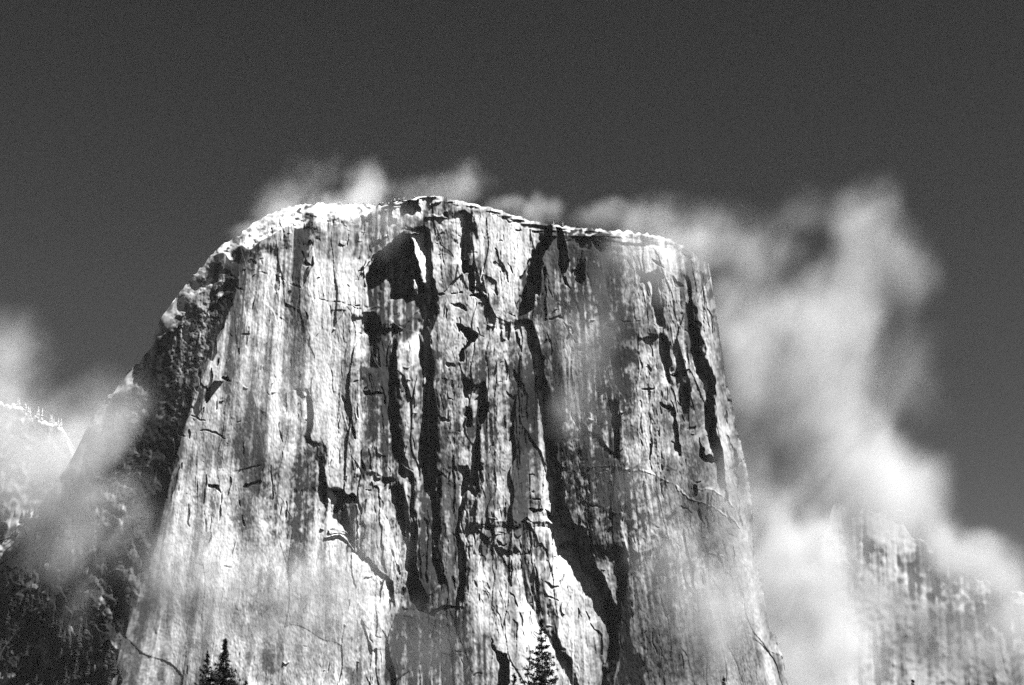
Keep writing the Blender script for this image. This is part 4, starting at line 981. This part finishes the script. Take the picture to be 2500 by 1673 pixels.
left = [puff(-90, 960, 2960, 260, 240, 110, 0.496), puff(110, 1140, 2960, 240, 120, 90, 0.620), puff(200, 1110, 2960, 110, 110, 80, 0.558), puff(-40, 1010, 2960, 140, 110, 90, 0.496), puff(-20, 860, 2960, 170, 170, 90, 0.124), puff(60, 1120, 2330, 360, 170, 110, 0.341), puff(-40, 1040, 2420, 200, 150, 90, 0.186), puff(200, 1080, 2290, 260, 150, 90, 0.198, 40), puff(120, 1230, 2300, 340, 110, 90, 0.186), puff(230, 1010, 2310, 170, 120, 60, 0.112, 50),
        puff(290, 1030, 2290, 190, 120, 60, 0.124, 55), puff(240, 1340, 2240, 280, 150, 80, 0.161, -15), puff(320, 1480, 2220, 240, 240, 70, 0.124), puff(390, 1310, 2195, 140, 170, 45, 0.223, 70), puff(320, 1200, 2240, 190, 90, 60, 0.136, 10)]
summit = [puff(720, 470, 2330, 170, 80, 60, .2, 25), puff(760, 430, 2350, 130, 90, 50, .08, 40), puff(870, 480, 2330, 140, 80, 60, .6, 30), puff(885, 440, 2340, 80, 80, 45, .2, 10), puff(800, 490, 2320, 230, 50, 60, .6, 8), puff(660, 530, 2290, 170, 40, 40, .4, 35), puff(1100, 475, 2340, 120, 80, 50, .2, 20), puff(1140, 440, 2350, 90, 80, 45, .1), puff(1000, 470, 2340, 130, 60, 50, .14),
          puff(1310, 520, 2320, 90, 50, 40, .3, 25), puff(1240, 505, 2320, 80, 35, 40, .2), puff(1480, 525, 2320, 150, 50, 50, .22, 10)]
front = [puff(640, 1440, 2130, 330, 190, 45, .17), puff(450, 1400, 2130, 180, 230, 45, .24), puff(560, 1580, 2120, 330, 150, 50, .12), puff(820, 1460, 2120, 200, 200, 45, .2), puff(900, 1330, 2125, 160, 120, 40, .12), puff(1010, 1580, 2115, 260, 160, 45, .08),
         puff(1440, 770, 2125, 150, 170, 40, .2, 20), puff(1560, 640, 2130, 200, 120, 45, .4), puff(1450, 960, 2120, 120, 200, 40, .18), puff(1690, 1400, 2085, 170, 270, 40, 0.248, 20), puff(1780, 1520, 2100, 170, 260, 50, 0.330), puff(1690, 620, 2150, 140, 80, 40, .5), puff(700, 950, 2130, 170, 200, 40, .13), puff(930, 560, 2140, 100, 90, 35, .3), puff(1810, 1250, 2150, 110, 330, 50, 0.330, -6), puff(1560, 1200, 2110, 160, 120, 40, 0.088)]
mist_object("mist", right, *bounds(right), 6.5, "tall bank of torn cloud rising beside the right edge of the cliff", 1)
mist_object("mist", left, *bounds(left), 8.0, "grey mist filling the gap left of the cliff", 2, gain=2.5)
mist_object("mist", summit, *bounds(summit), 5.0, "thin bright wisps blowing off the summit rim", 3, warp=(30, 18), nscale=(1 / 90., 1 / 30.))
mist_object("mist", front, *bounds(front), 7.0, "thin veil of mist drifting across the cliff face", 4)

# ------------------------------------------------------------------ the thin air between
lo, hi = (-1800, -60, -9), (1900, 4400, 1500)
hv = [(x, y, z) for x in (lo[0], hi[0]) for y in (lo[1], hi[1]) for z in (lo[2], hi[2])]
M_HAZE = bpy.data.materials.new("haze"); n = nodes_of(M_HAZE); mo = n.nodes.new("ShaderNodeOutputMaterial"); pv = n.nodes.new("ShaderNodeVolumePrincipled")
pv.inputs["Color"].default_value = (.97, .97, .97, 1); pv.inputs["Density"].default_value = 6.5e-6
n.links.new(pv.outputs[0], mo.inputs["Volume"])
haze = mesh_obj("haze", hv, [(0, 1, 3, 2), (4, 6, 7, 5), (0, 4, 5, 1), (2, 3, 7, 6), (0, 2, 6, 4), (1, 5, 7, 3)], M_HAZE)
tag(haze, "thin clear mountain air between the valley and the cliff", "haze", kind="stuff")
